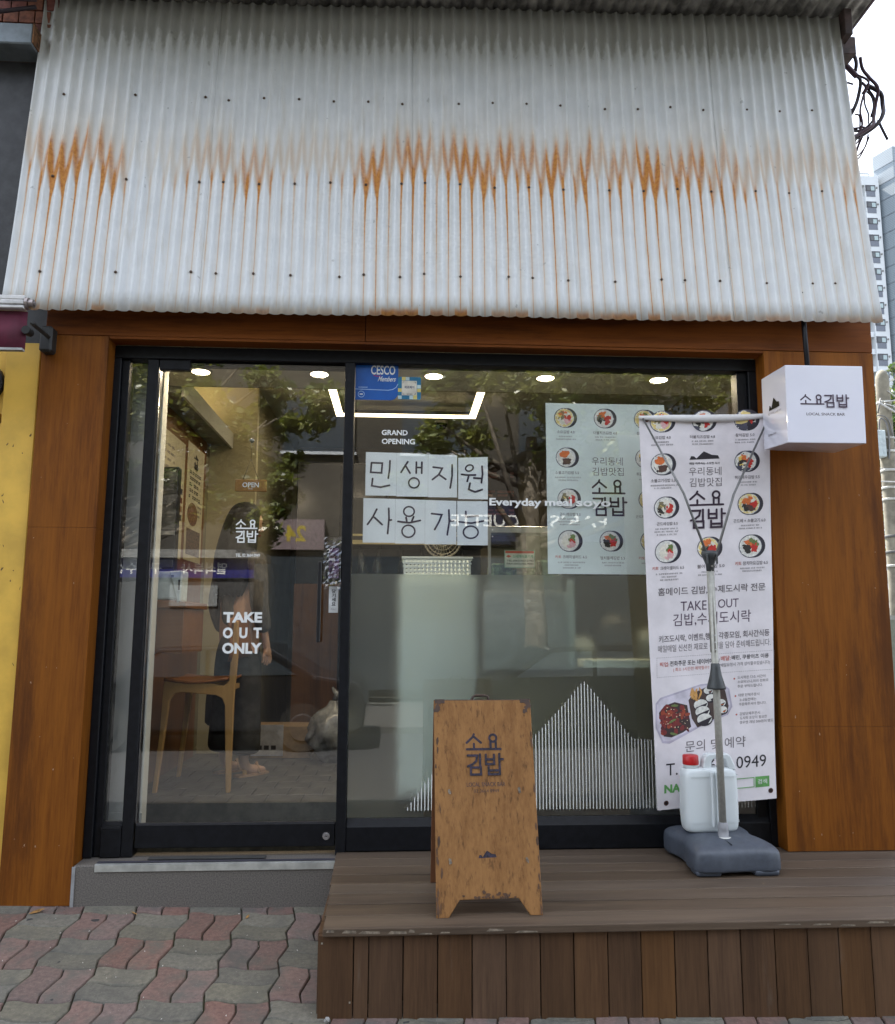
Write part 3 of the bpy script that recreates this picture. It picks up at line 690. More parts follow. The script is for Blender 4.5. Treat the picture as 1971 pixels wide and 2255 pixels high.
for k in range(34):
    e = q.random(); x_ = abs(q.gauss(0, .022)); x_ = x_ if q.random() < .62 else 1-x_; y_ = e**1.6*.9+.02
    pr.disc(min(max(x_, .012), .988), y_, q.uniform(.004, .012), plain('edge_grime', (.085, .040, .018), .7, var=.3), 5+k*.05, 7, ry=q.uniform(.008, .03), wob=.9)
for k in range(26): pr.disc(q.uniform(.25, .75), .079+abs(q.gauss(0, .012)), q.uniform(.006, .02), plain('edge_grime', (.085, .040, .018), .7), 9+k*.05, 7, ry=q.uniform(.003, .008), wob=.9)
pr.make('dark_corner_stain', fp)['kind'] = 'stuff'

# ================================================================== BANNER STAND, BANNER, JUG
bs = thing('banner_stand', 'galvanised pole banner stand with a grey plastic weighted foot', 'banner stand', (1.47, -.16, .142))
GP = plain('grey_plastic', (.060, .070, .090), .5, var=.08, scale=40, bmp=.12)
bm = bmesh.new(); cx, cy = 1.468, -.155
out = [(-.198, -.215), (-.17, -.232), (-.06, -.232), (-.045, -.222), (.09, -.222), (.105, -.232), (.165, -.232), (.20, -.212), (.203, -.10), (.182, -.06), (.180, .06), (.203, .10), (.205, .20), (.18, .228), (.07, .23), (.05, .22), (-.05, .22), (-.07, .23), (-.165, .228), (-.195, .205), (-.198, .10), (-.176, .06), (-.176, -.06), (-.198, -.10)]
rings = []
for s, z in ((.98, .154), (1.0, .160), (1.0, .225), (.975, .243), (.90, .257), (.70, .265), (.40, .268)):
    rings.append([bm.verts.new((cx+x*s*math.cos(.03)-y*s*.03, cy+y*s+x*s*.03, z+(.010 if s < .75 and abs(x) > .1 else 0))) for x, y in out])
for a, b in zip(rings, rings[1:]):
    for i in range(len(out)): bm.faces.new((a[i], a[(i+1) % len(out)], b[(i+1) % len(out)], b[i]))
bm.faces.new(rings[0][::-1]); bm.faces.new(rings[-1])
o = frombm('weighted_foot', bm, GP, bs, smooth_=True); md = o.modifiers.new('s', 'SUBSURF'); md.levels = 1; md.render_levels = 2
for sx_, sy_ in ((-1, -1), (1, -1), (-1, 1), (1, 1)):
    box('rubber_pad', cx+sx_*.128-.056, cx+sx_*.128+.056, cy+sy_*.178-.045, cy+sy_*.178+.045, .1425, .172, GP, bs, .012, 2)
boxes('mould_seam', [(cx-.012, cx-.009, -.34, -.235, .262, .2675), (cx+.088, cx+.091, -.36, -.30, .245, .252)], plain('seam_dark', (.03, .035, .045), .7), bs)
GALV = plain('galvanised', (.40, .39, .345), .45, .25, var=.07, scale=60)
DPL = plain('dark_plastic', (.045, .05, .052), .45, var=.2)
PX, PY = 1.470, -.215
lathe('pole_socket', [(.030, .264), (.031, .270), (.0235, .272), (.0235, .300), (.0205, .330), (.0168, .332)], PX, PY, plain('socket_grey', (.24, .24, .25), .5), bs)
lathe('socket_ring', [(.036, .2635), (.038, .268), (.033, .272), (.030, .270)], PX, PY, plain('ring_white', (.6, .6, .55), .5), bs)
tube('pole', [(PX, PY, .28), (PX-.004, PY, .95), (PX-.009, PY, 1.52)], [.0165, .0162, .0155], GALV, bs, 12)
tube('pole_sleeve', [(PX-.0065, PY, 1.09), (PX-.009, PY, 1.50)], [.0185, .0185], GALV, bs, 4)
lathe('cone_collar', [(.0185, 1.040), (.021, 1.036), (.023, 1.015), (.028, .985), (.044, .930), (.043, .922), (.030, .926)], PX-.004, PY, DPL, bs, 10)
lathe('hub', [(.0165, 1.468), (.019, 1.472), (.021, 1.500), (.032, 1.528), (.040, 1.548), (.038, 1.562), (.02, 1.566)], PX-.009, PY, DPL, bs, 10)
for xx in (PX-.034, PX+.012): box('hub_rib', xx-.004, xx+.004, PY-.038, PY-.03, 1.50, 1.545, DPL, bs, .002)
bm = bmesh.new(); r_ = bmesh.ops.create_cone(bm, cap_ends=True, segments=12, radius1=.005, radius2=.004, depth=.005)
for v in r_['verts']: v.co = Vector((PX-.009+v.co.x, PY-.023+v.co.z, 1.49+v.co.y))
frombm('bolt', bm, st, bs)
boxes('spring_pin', [(PX-.009, PX-.002, PY-.0215, PY-.0175, 1.165, 1.172), (PX-.010, PX-.003, PY-.0215, PY-.0175, 1.133, 1.140), (PX-.010, PX-.003, PY-.0215, PY-.0175, 1.10, 1.106)], plain('pin_white', (.6, .6, .6), .3, .4), bs, .001)
tube('arm', [(PX-.030, PY-.022, 1.545), (1.37, -.15, 1.85), (1.201, -.083, 2.238)], [.0062, .0058, .0045], plain('arm_grey', (.17, .17, .165), .4, .5), bs, 8)
tube('arm', [(PX+.014, PY-.022, 1.545), (1.62, -.15, 1.85), (1.846, -.083, 2.256)], [.0062, .0058, .0045], plain('arm_grey', (.17, .17, .165), .4, .5), bs, 8)

BTL, BTR, BBL, BBR = Vector((1.187, -.062, 2.252)), Vector((1.859, -.062, 2.276)), Vector((1.242, .025, .335)), Vector((1.830, .025, .387))
def bsurf(u, v, d):
    p = BBL.lerp(BBR, u).lerp(BTL.lerp(BTR, u), v)
    w = .006*math.sin(v*9+u*3)*(1-v)+.004*math.sin(u*6.3)*v+.010*(1-v)**3*math.cos(u*6)+.004*math.exp(-(1-v)*3.5)*math.sin(u*17-v*9)*(1-.6*math.sin(math.pi*u))
    return Vector((p.x, p.y-w-d, p.z))
def bart(x, y, L=1):
    yy = 915.5+(y-915.5); t = (yy-915.5)/854.7
    xl = 1406.6+(yy-918)*.0452; xr = 1693.5+(yy-913)*.016
    return bsurf((x-xl)/(xr-xl), 1-t, .0008+.00022*L)
bn = thing('menu_banner', 'tall white vinyl banner with kimbap pictures hung on the pole stand', 'banner', (1.5, -.06, .335))
VIN = plain('white_vinyl', (.78, .735, .755), .5, var=.05, scale=7)
nu, nv = 24, 80; V, F = [], []
for d in (0, -.0012):
    for j in range(nv+1):
        for i in range(nu+1): V.append(bsurf(i/nu, j/nv, d))
n1 = (nu+1)*(nv+1)
for j in range(nv):
    for i in range(nu):
        a = j*(nu+1)+i; F.append((a, a+1, a+nu+2, a+nu+1)); F.append((n1+a+nu+1, n1+a+nu+2, n1+a+1, n1+a))
sheet = pydata('vinyl_sheet', V, F, VIN, bn, smooth_=True)
# sagging folded hem along the top
V, F = [], []
for i in range(25):
    u = i/24; s = math.sin(math.pi*u)
    for k in range(9):
        a = math.pi*1.15*k/8-.2
        p = bsurf(u, 1.0, 0); V.append(p+Vector((0, -.005-(.009+.004*s)*math.sin(a), -.006-.010*s+(.011+.009*s)*math.cos(a))))
for i in range(24):
    for k in range(8): a = i*9+k; F.append((a, a+1, a+10, a+9))
pydata('folded_hem', V, F, plain('hem_vinyl', (.66, .645, .63), .5, var=.04), bn, smooth_=True)
INKB = INK(); GREYT = plain('grey_print', (.16, .14, .15), .6, var=.1); REDT = plain('red_print', (.50, .10, .07), .6, var=.08); LGT = plain('small_grey_print', (.30, .28, .29), .6, var=.1)
def A8(x, y): return (1380+x/3.942, 880+y/3.942)
def B1(x, y): return (1400+x/3.941, 1280+y/3.941)
def T(pr, cv, s, x0, x1, yt, yb, mat, bold=0.0, layer=None):
    pr.nxt(); a = cv(x0, yt); b = cv(x1, yb); pr.text(s, a[0], b[0], b[1], a[1], mat, bold, layer=layer)
def greek(pr, cv, x0, x1, yt, yb, mat, seed):
    q = random.Random(seed); x = x0; k = 0; pr.nxt()
    while x < x1:
        w = q.uniform(9, 17)
        for t in (0, 1): 
            a = cv(x, yt+t*(yb-yt)*.55); b = cv(min(x+w*q.uniform(.6, .95), x1), yt+t*(yb-yt)*.55+(yb-yt)*.34); pr.rect(a[0], b[0], b[1], a[1], mat, 2)
        x += w*1.05; k += 1
        if q.random() < .18: x += 9
q = random.Random(4)
rolls = [(303, 188, 100, 0), (665, 186, 100, 1), (1037, 184, 100, 2), (310, 570, 100, 3), (1040, 560, 100, 4), (337, 952, 100, 5), (1068, 945, 102, 6), (350, 1337, 104, 7), (712, 1322, 102, 8), (1080, 1322, 106, 9)]
for x, y, r, k in rolls:
    pr = Print(lambda a, b, L: bart(a, b, L*.35)); c = A8(x, y); kimbap(pr, c[0], c[1], r/3.942, k); pr.make('printed_roll', bn)
pr = Print(bart)
m0 = A8(540, 535); m1 = A8(803, 462); mountain(pr, m0[0], m1[0], m0[1], m1[1], INKB); pr.make('mountain_mark', bn)
pr = Print(bart); a = A8(540, 1145); b = A8(850, 815); logo(pr, a[0], b[0], a[1], b[1], plain('logo_ink', (.03, .012, .03), .6)); pr.make('brand_lettering', bn)
pr = Print(bart)
T(pr, A8, '매일 마주하는 소요한 식사', 540, 805, 558, 580, INKB, .02)
T(pr, A8, '우리동네', 535, 820, 603, 677, GREYT); T(pr, A8, '김밥맛집', 540, 822, 699, 777, GREYT)
for s, x0, x1, y0, y1 in (('소요김밥 4.0', 215, 375, 316, 345), ('더불치즈김밥 4.8', 545, 763, 315, 344), ('참치김밥 5.0', 945, 1108, 304, 336), ('소불고기김밥 5.5', 207, 418, 697, 729), ('튀김새우김밥 5.5', 938, 1152, 687, 719), ('곤드레김밥 5.5', 257, 437, 1079, 1109), ('곤드레 + 소불고기 6.0', 925, 1203, 1076, 1110), ('크래미샐러드 6.5', 288, 492, 1464, 1496), ('불어묵김밥 5.0', 607, 845, 1464, 1498), ('참치마요김밥 6.5', 1005, 1222, 1454, 1489)):
    T(pr, A8, s, x0, x1, y0, y1, GREYT, .012)
T(pr, A8, '키토', 220, 274, 1465, 1494, REDT, .012); T(pr, A8, '키토', 938, 992, 1455, 1487, REDT, .012)
pr.make('menu_lettering', bn, split=True)
pr = Print(bart); k = 0
for x0, x1, y in ((235, 365, 366), (210, 397, 390), (560, 750, 363), (563, 748, 389), (945, 1115, 356), (940, 1110, 381), (205, 440, 750), (235, 385, 774), (975, 1130, 742), (990, 1118, 768), (245, 437, 1132), (237, 445, 1157), (257, 430, 1183), (990, 1150, 1130), (970, 1183, 1156), (250, 478, 1524), (300, 430, 1550), (287, 445, 1576), (645, 785, 1524), (615, 822, 1550), (980, 1192, 1510), (1000, 1168, 1534)):
    greek(pr, A8, x0, x1, y, y+13, LGT, k); k += 1
pr.make('small_print', bn, split=True)
pr = Print(bart)
T(pr, A8, '홈메이드 김밥, 수제도시락 전문', 270, 1200, 1650, 1722, GREYT, .012)
T(pr, A8, 'TAKE', 465, 690, 1777, 1857, plain('purple_print', (.085, .05, .09), .6)); T(pr, A8, 'OUT', 790, 968, 1775, 1850, plain('purple_print', (.085, .05, .09), .6))
T(pr, A8, '김밥,수제도시락', 400, 1075, 1880, 1990, plain('purple_print', (.085, .05, .09), .6))
pr.make('headline_lettering', bn, split=True)
pr = Print(bart)
T(pr, B1, '키즈도시락, 이벤트,행사, 각종모임, 회사간식등', 197, 1155, 482, 545, GREYT, .015)
T(pr, B1, '매일매일 신선한 재료로 정성을 담아 준비해드립니다.', 190, 1165, 565, 625, GREYT)
T(pr, B1, '픽업:', 203, 285, 708, 748, REDT, .012); T(pr, B1, '전화주문 또는 네이버예약 /', 292, 730, 703, 748, INKB, .012)
T(pr, B1, '배달:', 738, 822, 690, 732, REDT, .012); T(pr, B1, '배민, 쿠팡이츠 이용', 832, 1150, 690, 732, INKB, .012)
T(pr, B1, '( 최소 1시간전 예약필수!! )', 320, 655, 762, 798, REDT, layer=1); T(pr, B1, '(배달요청시 가격 상이할수있습니다)', 728, 1160, 752, 790, GREYT)
pr.make('notice_lettering', bn, split=True); pr = Print(bart)
for t in range(64):
    for yy_ in (668, 832):
        a = B1(178+t*16, yy_); b = B1(187+t*16, yy_+3); pr.rect(a[0], b[0], b[1], a[1], LGT)
for t in range(10):
    for xx in (178, 1194):
        a = B1(xx, 670+t*16); b = B1(xx+3, 679+t*16); pr.rect(a[0], b[0], b[1], a[1], LGT)
pr.make('dotted_frame', bn)['kind'] = 'stuff'; pr = Print(bart)
for x, y in ((855, 893), (865, 1042), (873, 1200)): c = B1(x, y); pr.nxt(); pr.disc(c[0], c[1], 2.3, REDT, n=4)
for s, x0, x1, y in (('도시락은 다소 시간이', 883, 1122, 872), ('소요되오니,미리 전화로', 883, 1148, 910), ('주문 부탁드립니다.', 883, 1100, 948), ('대량 단체주문시', 890, 1070, 1024), ('2~3일전에는', 900, 1045, 1064), ('주문해주셔야 합니다.', 895, 1130, 1102), ('김밥단체주문시', 900, 1075, 1184), ('도시락 포장이 필요한', 903, 1135, 1220), ('경우엔 개당 500원이 별도', 900, 1190, 1257)):
    T(pr, B1, s, x0, x1, y, y+26, GREYT)
pr.make('notice_lettering', bn, split=True)
pr = Print(bart)
T(pr, B1, '문의', 420, 595, 1385, 1478, GREYT); T(pr, B1, '및', 650, 735, 1390, 1475, GREYT); T(pr, B1, '예약', 770, 950, 1385, 1478, GREYT)
T(pr, B1, 'T. 02 3664 0949', 252, 1125, 1555, 1655, INKB)
GRN = plain('green_print', (.13, .36, .10), .55)
T(pr, B1, 'NAVER', 235, 545, 1728, 1798, GRN, .045)
a = B1(600, 1822); b = B1(1022, 1738); pr.frame(a[0], b[0], b[1], a[1], 1.6, GRN)
a = B1(1030, 1826); b = B1(1150, 1736); pr.rect(a[0], b[0], b[1], a[1], GRN, 1)
T(pr, B1, '검색', 1050, 1130, 1760, 1800, plain('white_print', (.75, .75, .75), .55), .01, layer=3)
pr.make('contact_lettering', bn, split=True)
# lunch tray picture
pr = Print(lambda a, b, L: bart(a, b, L*.8))
def bp(pts, mat, L):
    bm = bmesh.new(); bm.faces.new([bm.verts.new((*B1(*p), 0)) for p in pts]); bmesh.ops.triangulate(bm, faces=list(bm.faces)); bmesh.ops.subdivide_edges(bm, edges=list(bm.edges), cuts=4, use_grid_fill=True)
    bm.verts.index_update(); pr.add([(v.co.x, v.co.y) for v in bm.verts], [tuple(v.index for v in f.verts) for f in bm.faces], mat, L); bm.free()
bp([(165, 1050), (205, 1005), (560, 918), (730, 915), (812, 975), (838, 1130), (800, 1195), (560, 1275), (285, 1392), (220, 1382), (165, 1255)], plain('tray_shade', (.50, .46, .56), .5), 1)
bp([(178, 1060), (215, 1018), (560, 932), (725, 928), (798, 982), (822, 1125), (790, 1180), (555, 1258), (285, 1372), (228, 1365), (178, 1250)], plain('tray_white', (.64, .60, .68), .5), 2)
bp([(192, 1130), (240, 1075), (330, 1050), (440, 1085), (474, 1270), (400, 1310), (300, 1342), (232, 1328)], plain('tray_dark', (.05, .03, .03), .5), 3)
bp([(452, 1045), (500, 985), (600, 950), (700, 935), (775, 985), (806, 1120), (790, 1180), (530, 1280), (480, 1200)], plain('tray_dark2', (.07, .045, .04), .5), 3)
q = random.Random(9)
for t in range(46):
    x, y = q.uniform(215, 450), q.uniform(1080, 1310)
    c = B1(x, y); col = q.choice(['meat1', 'meat2', 'meat3', 'meat1'])
    pr.disc(c[0], c[1], q.uniform(4, 9), pm(col, {'meat1': (.20, .03, .03), 'meat2': (.32, .06, .03), 'meat3': (.10, .02, .025)}[col]), 4+t*.05, 9, ry=q.uniform(3, 6), wob=.5, rot=q.random()*3)
for t in range(30):
    c = B1(q.uniform(230, 440), q.uniform(1070, 1290)); pr.disc(c[0], c[1], q.uniform(.6, 1.8), pm('sesame', (.75, .62, .42)), 8, 5, wob=.5)
for x, y in ((330, 1080), (310, 1205), (320, 1315)): c = B1(x, y); pr.disc(c[0], c[1], 9, pm('leafgreen', (.16, .22, .07)), 9, 8, ry=2.6, rot=q.uniform(-.5, .5), wob=.3)
for t, (cxx, cyy, r) in enumerate(((630, 975, 46), (650, 1040, 46), (735, 1090, 48), (750, 1150, 46), (560, 1090, 66), (575, 1150, 68), (592, 1215, 70))):
    c = B1(cxx, cyy); r /= 3.94; z = 5+t*1.0
    pr.disc(c[0]+1, c[1]+2.2, r, pm('seaweed', (.025, .02, .03)), z, 16, ry=r*.72); pr.disc(c[0], c[1], r*.94, pm('rice', (.72, .71, .66)), z+.3, 16, ry=r*.68)
    pr.disc(c[0], c[1]+.5, r*.58, pm('fill_o', (.70, .17, .04)), z+.6, 9, ry=r*.40, wob=.3); pr.disc(c[0]-1.5, c[1], r*.30, pm('fill_p', (.72, .42, .42)), z+.8, 7, ry=r*.20, wob=.3)
for t in range(14): c = B1(q.uniform(470, 560), q.uniform(960, 1040)); pr.disc(c[0], c[1], 7, pm('fried', (.62, .33, .10)), 9.5+t*.05, 7, ry=2.2, wob=.5, rot=q.uniform(.6, 2))
pr.make('lunch_tray_picture', bn)
EYE = plain('rusty_eyelet', (.09, .035, .025), .5, .4)
for c in (A8(166, 172), A8(1187, 160), B1(252, 1878), B1(1160, 1862)):
    pr = Print(lambda a, b, L: bart(a, b, L+(40 if c[1] < 1000 else 0))); pr.ring(c[0], c[1], 4.2, 4.2, 2.4, EYE, 3, 16); pr.disc(c[0], c[1], 3.4, BLKD, 2, 12); pr.make('eyelet', bn)

jug = thing('water_jug', 'translucent white plastic water jug with red cap standing on the grey banner foot', 'jug', (1.445, -.12, .272))
JP = sheer('jug_plastic', (.60, .66, .68), .42)
m, nt, b = newmat('milky_plastic'); b.inputs['Base Color'].default_value = (.64, .68, .685, 1); b.inputs['Roughness'].default_value = .35
b.inputs['Subsurface Weight'].default_value = .35; b.inputs['Subsurface Radius'].default_value = (.03, .03, .03); b.inputs['Subsurface Scale'].default_value = 1.0; JP = m
bm = bmesh.new()
L0 = [(.0, .03, .273), (.0, .012, .276), (1, .0, .295), (1, .0, .42), (1, .001, .535), (.9, .010, .553), (.75, .028, .560)]
def jr(ins, z):
    x0, x1, y0, y1, c = 1.313+ins, 1.580-ins, -.186+ins*.7, -.066-ins*.7, .03
    p = [(x0+c, y0), (x1-c, y0), (x1-c*.3, y0+c*.3), (x1, y0+c), (x1, y1-c), (x1-c*.3, y1-c*.3), (x1-c, y1), (x0+c, y1), (x0+c*.3, y1-c*.3), (x0, y1-c), (x0, y0+c), (x0+c*.3, y0+c*.3)]
    return [bm.verts.new((x, y+(x-1.313)*.09, z)) for x, y in p]
rr = [jr(i, z) for _, i, z in L0]
for a, b in zip(rr, rr[1:]):
    for i in range(12): bm.faces.new((a[i], a[(i+1) % 12], b[(i+1) % 12], b[i]))
bm.faces.new(rr[0][::-1]); bm.faces.new(rr[-1])
jb = frombm('jug_body', bm, JP, jug, smooth_=True); md = jb.modifiers.new('s', 'SUBSURF'); md.levels = 1; md.render_levels = 2
hp = [(1.412, .548), (1.418, .590), (1.430, .614), (1.446, .622), (1.532, .622), (1.546, .612), (1.566, .566), (1.568, .548), (1.535, .548), (1.530, .566), (1.522, .594), (1.515, .599), (1.463, .599), (1.456, .594), (1.452, .548)]
V, F = [], []
for z in (.318, .520):
    b0 = len(V)
    for ins, dz in ((-.0016, 0), (-.0016, .004)):
        for x, y, _ in [tuple(v) for v in ((1.343-ins*0, -.186+ins*.7, 0), (1.550, -.186+ins*.7, 0), (1.571, -.177+ins*.7, 0), (1.580-ins, -.156, 0), (1.580-ins, -.096, 0))]: V.append((x, y+(x-1.313)*.09+.001, z+dz))
    for i in range(4): F.append((b0+i, b0+i+1, b0+5+i+1, b0+5+i))
pydata('mould_line', V, F, JP, jug, smooth_=True)
prism('jug_handle', hp, -.150, -.098, JP, jug, .004)
boxes('moulded_ridge', [(1.437, 1.447, -.182, -.170, .30, .545), (1.4615, 1.4685, -.180, -.168, .30, .545)], JP, jug, .003)
lathe('jug_neck', [(.034, .555), (.034, .575), (.030, .577)], 1.363, -.125, JP, jug)
lathe('jug_cap', [(.036, .572), (.037, .574), (.036, .610), (.033, .6145), (.030, .6155)], 1.363, -.125, plain('red_cap', (.48, .012, .015), .35, var=.05), jug, 32)

# ================================================================== HANGING BOX SIGN
bx = thing('box_sign', 'white cube shop sign with dark lettering hanging from a black rod by the right pillar', 'sign', (1.96, -.27, 2.04))
AC = plain('white_acrylic', (.74, .735, .81), .06, var=.02, scale=3, spec=.6)
FTL, FTR, FBR, FBL = Vector((1.763, -.45, 2.407)), Vector((2.132, -.45, 2.409)), Vector((2.126, -.45, 2.042)), Vector((1.757, -.45, 2.040))
RTL, RBL, RBR = Vector((1.819, -.08, 2.455)), Vector((1.815, -.08, 2.088)), Vector((2.180, -.08, 2.079)); RTR = RTL+(RBR-RBL)
bxo = hexa('sign_box', [FTL, FTR, FBR, FBL, RTL, RTR, RBR, RBL], AC, bx, .003)
pr = Print(lambda a, b, L: FBL+(FBR-FBL)*a+(FTL-FBL)*b+Vector((0, -.0003*L, 0)))
LG2 = plain('logo_ink2', (.045, .02, .045), .5)
logo(pr, .185, .795, .46, .622, LG2, one_line=True, w=17); pr.make('brand_lettering', bx)
pr = Print(lambda a, b, L: FBL+(FBR-FBL)*a+(FTL-FBL)*b+Vector((0, -.0003*L, 0)))
pr.text('LOCAL SNACK BAR', .25, .745, .352, .388, GREYT, .022); pr.make('tagline_lettering', bx)
nl = (FTL-FBL).cross(RBL-FBL).normalized()
if nl.x > 0: nl = -nl
pr = Print(lambda a, b, L: RBL.lerp(FBL, a).lerp(RTL.lerp(FTL, a), b)+nl*(.0012+.0003*L))
pr.auto = True; mountain(pr, .30, .74, .50, .655, plain('olive_ink', (.016, .015, .010), .9, spec=.05)); pr.text('매일 마주하는 소요한 식사', .25, .80, .44, .475, GREYT); pr.text('02 3664 0949', .22, .56, .16, .19, GREYT)
pr.make('side_mark', bx, split=True)
tube('hanging_rod', [(2.054, -.085, 2.92), (2.056, -.10, 2.42)], .0125, BLK, bx, 10)
box('wall_plate', 1.99, 2.12, -.085, -.0015, 2.40, 2.43, BLK, bx, .002)

# ================================================================== CABLES BY THE GABLE
cbl = thing('cable_bundle', 'tangled loops of dark cables hanging off the upper right corner of the shop', 'cables', (2.75, .3, 4.2))
def cp(x, y, yy=.3):      # local drawing units to metres on the gable side
    return (2.528+(x-410)/4.1*.00274+(y/4.1-0)*(-.000184), yy, 4.925-y/4.1*.002915+ (x-410)/4.1*.00012)
CM = plain('cable_black', (.03, .018, .026), .6, var=.3); CM2 = plain('cable_maroon', (.055, .022, .035), .6)
CB = [([(420, 250), (520, 330), (600, 430), (650, 560), (655, 640)], .011, 0), ([(460, 500), (560, 590), (660, 700)], .016, 1), ([(655, 640), (700, 720), (690, 860), (640, 980), (590, 1080)], .011, 0), ([(660, 700), (730, 790), (700, 900), (660, 1040), (680, 1160), (650, 1240)], .007, 1),
      ([(650, 570), (700, 640), (750, 740), (810, 850), (820, 960), (800, 1080), (760, 1180), (640, 1250), (570, 1280)], .010, 1), ([(750, 770), (860, 860), (900, 950), (880, 1050), (830, 1140), (720, 1210), (600, 1260)], .013, 0), ([(760, 780), (820, 880), (830, 990), (790, 1110), (700, 1170), (600, 1110), (520, 1120)], .007, 0),
      ([(480, 720), (560, 715), (660, 725)], .006, 1), ([(520, 1060), (600, 1000), (640, 960)], .005, 1), ([(530, 1130), (600, 1170), (700, 1190), (800, 1150), (850, 1110)], .006, 0), ([(540, 1140), (620, 1150), (740, 1140)], .006, 1), ([(570, 1300), (650, 1240), (760, 1190)], .008, 1),
      ([(580, 1350), (640, 1310), (680, 1230)], .005, 0), ([(590, 1420), (680, 1390), (750, 1310), (780, 1200)], .005, 1), ([(595, 1475), (680, 1420), (740, 1340), (770, 1240)], .005, 0), ([(600, 1620), (640, 1520), (690, 1390), (740, 1240), (770, 1150)], .007, 1), ([(590, 1330), (660, 1290), (670, 1190), (660, 1080), (620, 1060)], .005, 1),
      ([(770, 780), (775, 900), (790, 1010), (770, 1110)], .005, 0), ([(860, 1080), (900, 1160), (940, 1260)], .008, 0), ([(480, 400), (540, 410), (555, 480), (550, 530)], .005, 1), ([(470, 410), (520, 390), (580, 430), (610, 480)], .005, 0), ([(720, 740), (740, 800), (715, 850)], .009, 1), ([(780, 800), (830, 850), (845, 940), (835, 1020)], .011, 1)]
q = random.Random(12)
for pts, r, k in CB:
    d = q.uniform(-.05, .05); tube('cable', catmull([cp(x, y, .3+d+q.uniform(-.02, .02)) for x, y in pts], 5), r*.95, (CM, CM2)[k], cbl, 6)

# ================================================================== NEIGHBOUR ON THE LEFT
nb = thing('neighbour_shop', 'yellow fronted neighbour shop with dark upper panel and brick above', 'shop', (-2.6, .1, 0))
YEL = plain('yellow_paint', (.66, .40, .055), .55, var=.10, scale=4)
DARKP = plain('dark_panel', (.022, .022, .024), .5, var=.3)
pil = box('pilaster', -1.968, -1.8015, .03, .30, -.15, 2.60, YEL, nb, .004)
q = random.Random(31); pr = Print(plane_map(.0296, step=-.0001))
for k in range(22):
    pr.disc(q.uniform(-1.955, -1.815), (q.uniform(1.3, 2.15) if k < 14 else q.uniform(.1, 1.3)), q.uniform(.001, .004), plain('paint_scuff', (.12, .07, .02), .8), 1+k*.02, 7, ry=q.uniform(.002, .010), wob=1.0, rot=q.uniform(-.6, .6))
pr.make('paint_scuff', pil)['kind'] = 'stuff'
box('shopfront_band', -7.0, -1.970, .05, .30, 2.24, 2.60, YEL, nb); box('window_band', -7.0, -1.970, .04, .30, 2.12, 2.19, YEL, nb)
box('window', -7.0, -1.970, .10, .13, .3, 2.115, glass('neighbour_glass', (.25, .27, .25), .10), nb)
box('window_rail', -7.0, -1.971, .07, .16, 1.62, 1.65, BLK, nb); box('back_panel', -7.0, -1.971, .5, .55, -.2, 2.6, plain('dim_green', (.05, .06, .035), .8, var=.5, scale=2), nb)
box('stall_wall', -7.0, -1.971, .06, .30, -.2, .30, YEL, nb)
sg = box('sign_plate', -7.0, -1.9705, .062, .09, 1.985, 2.112, plain('grey_sign', (.34, .34, .35), .5), nb)
pr = Print(plane_map(.061)); pr.rect(-3.9, -1.985, 1.99, 2.035, plain('white_print', (.75, .75, .75), .55), 1)
for t in range(20): pr.rect(-2.5+t*.025, -2.482+t*.025, 2.005, 2.022, GREYT, 2)
pr.make('plate_lettering', sg)
box('upper_panel', -7.0, -1.8005, .12, .16, 2.605, 4.19, DARKP, nb)
gb = box('gutter_beam', -7.0, -1.937, -.03, .12, 4.19, 4.307, plain('grey_blue_steel', (.175, .205, .225), .5, .2, var=.12), nb, .006)
box('rust_end', -1.9365, -1.930, -.032, .12, 4.195, 4.304, plain('rust', (.16, .07, .025), .8, var=.4, scale=40), nb)
BRK = [plain('brick_a', (.20, .075, .045), .9, var=.25, scale=30), plain('brick_b', (.15, .05, .038), .9, var=.25, scale=30)]
bw = box('brick_wall', -7.0, -1.86, .085, .30, 4.307, 5.3, plain('mortar_dark', (.05, .035, .03), .95), nb)
q = random.Random(1)
for j in range(6):
    for i in range(8):
        x1 = -1.862-i*.0835-(.04 if j % 2 else 0); z0 = 4.314+j*.076
        box('brick', x1-.078, x1, .070+q.uniform(0, .004), .0849, z0, z0+.069, q.choice(BRK), bw, .002)
box('plaster_top', -7, -1.86, .05, .30, 4.78, 5.6, render_w, nb)
box('shade_storey', -9, -1.86, 1.4, 6.0, 4.0, 9.0, render_w, nb)  # unseen block added behind the neighbour to carry the road shade further left
tube('stay_wire', [(-2.6, -.06, 4.25), (-2.2, -.05, 4.33), (-1.93, -.03, 4.40)], .0105, CM, nb, 8)
tube('thin_wire', [(-2.6, -.06, 4.40), (-1.93, -.03, 4.435)], .004, CM, nb, 6)
aw = thing('roller_awning', 'rolled up maroon awning with a white bar over the yellow shopfront', 'awning', (-2.4, -.25, 2.6))
MAR = plain('maroon_fabric', (.105, .010, .030), .8, var=.2, scale=6)
V, F = [], []
for i in range(41):
    x = -3.6+1.868*i/40; yo = .012*math.sin(x*21)+.008*math.sin(x*47)
    V += [(x, -.29+yo*.4, 2.640), (x, -.30+yo, 2.455)]
F = [(2*i, 2*i+1, 2*i+3, 2*i+2) for i in range(40)]
o = pydata('valance', V, F, MAR, aw, smooth_=True); md = o.modifiers.new('t', 'SOLIDIFY'); md.thickness = .003
o = box('valance_trim', -3.6, -1.733, -.312, -.285, 2.447, 2.458, plain('grey_trim', (.35, .35, .34), .8), aw)
boxes('front_bar', [(-3.6, -1.735, -.325, -.275, 2.642, 2.658), (-3.6, -1.735, -.328, -.272, 2.660, 2.682), (-3.6, -1.735, -.324, -.276, 2.684, 2.705)], plain('white_metal', (.55, .54, .53), .5, var=.15), aw, .004)
bm = bmesh.new()
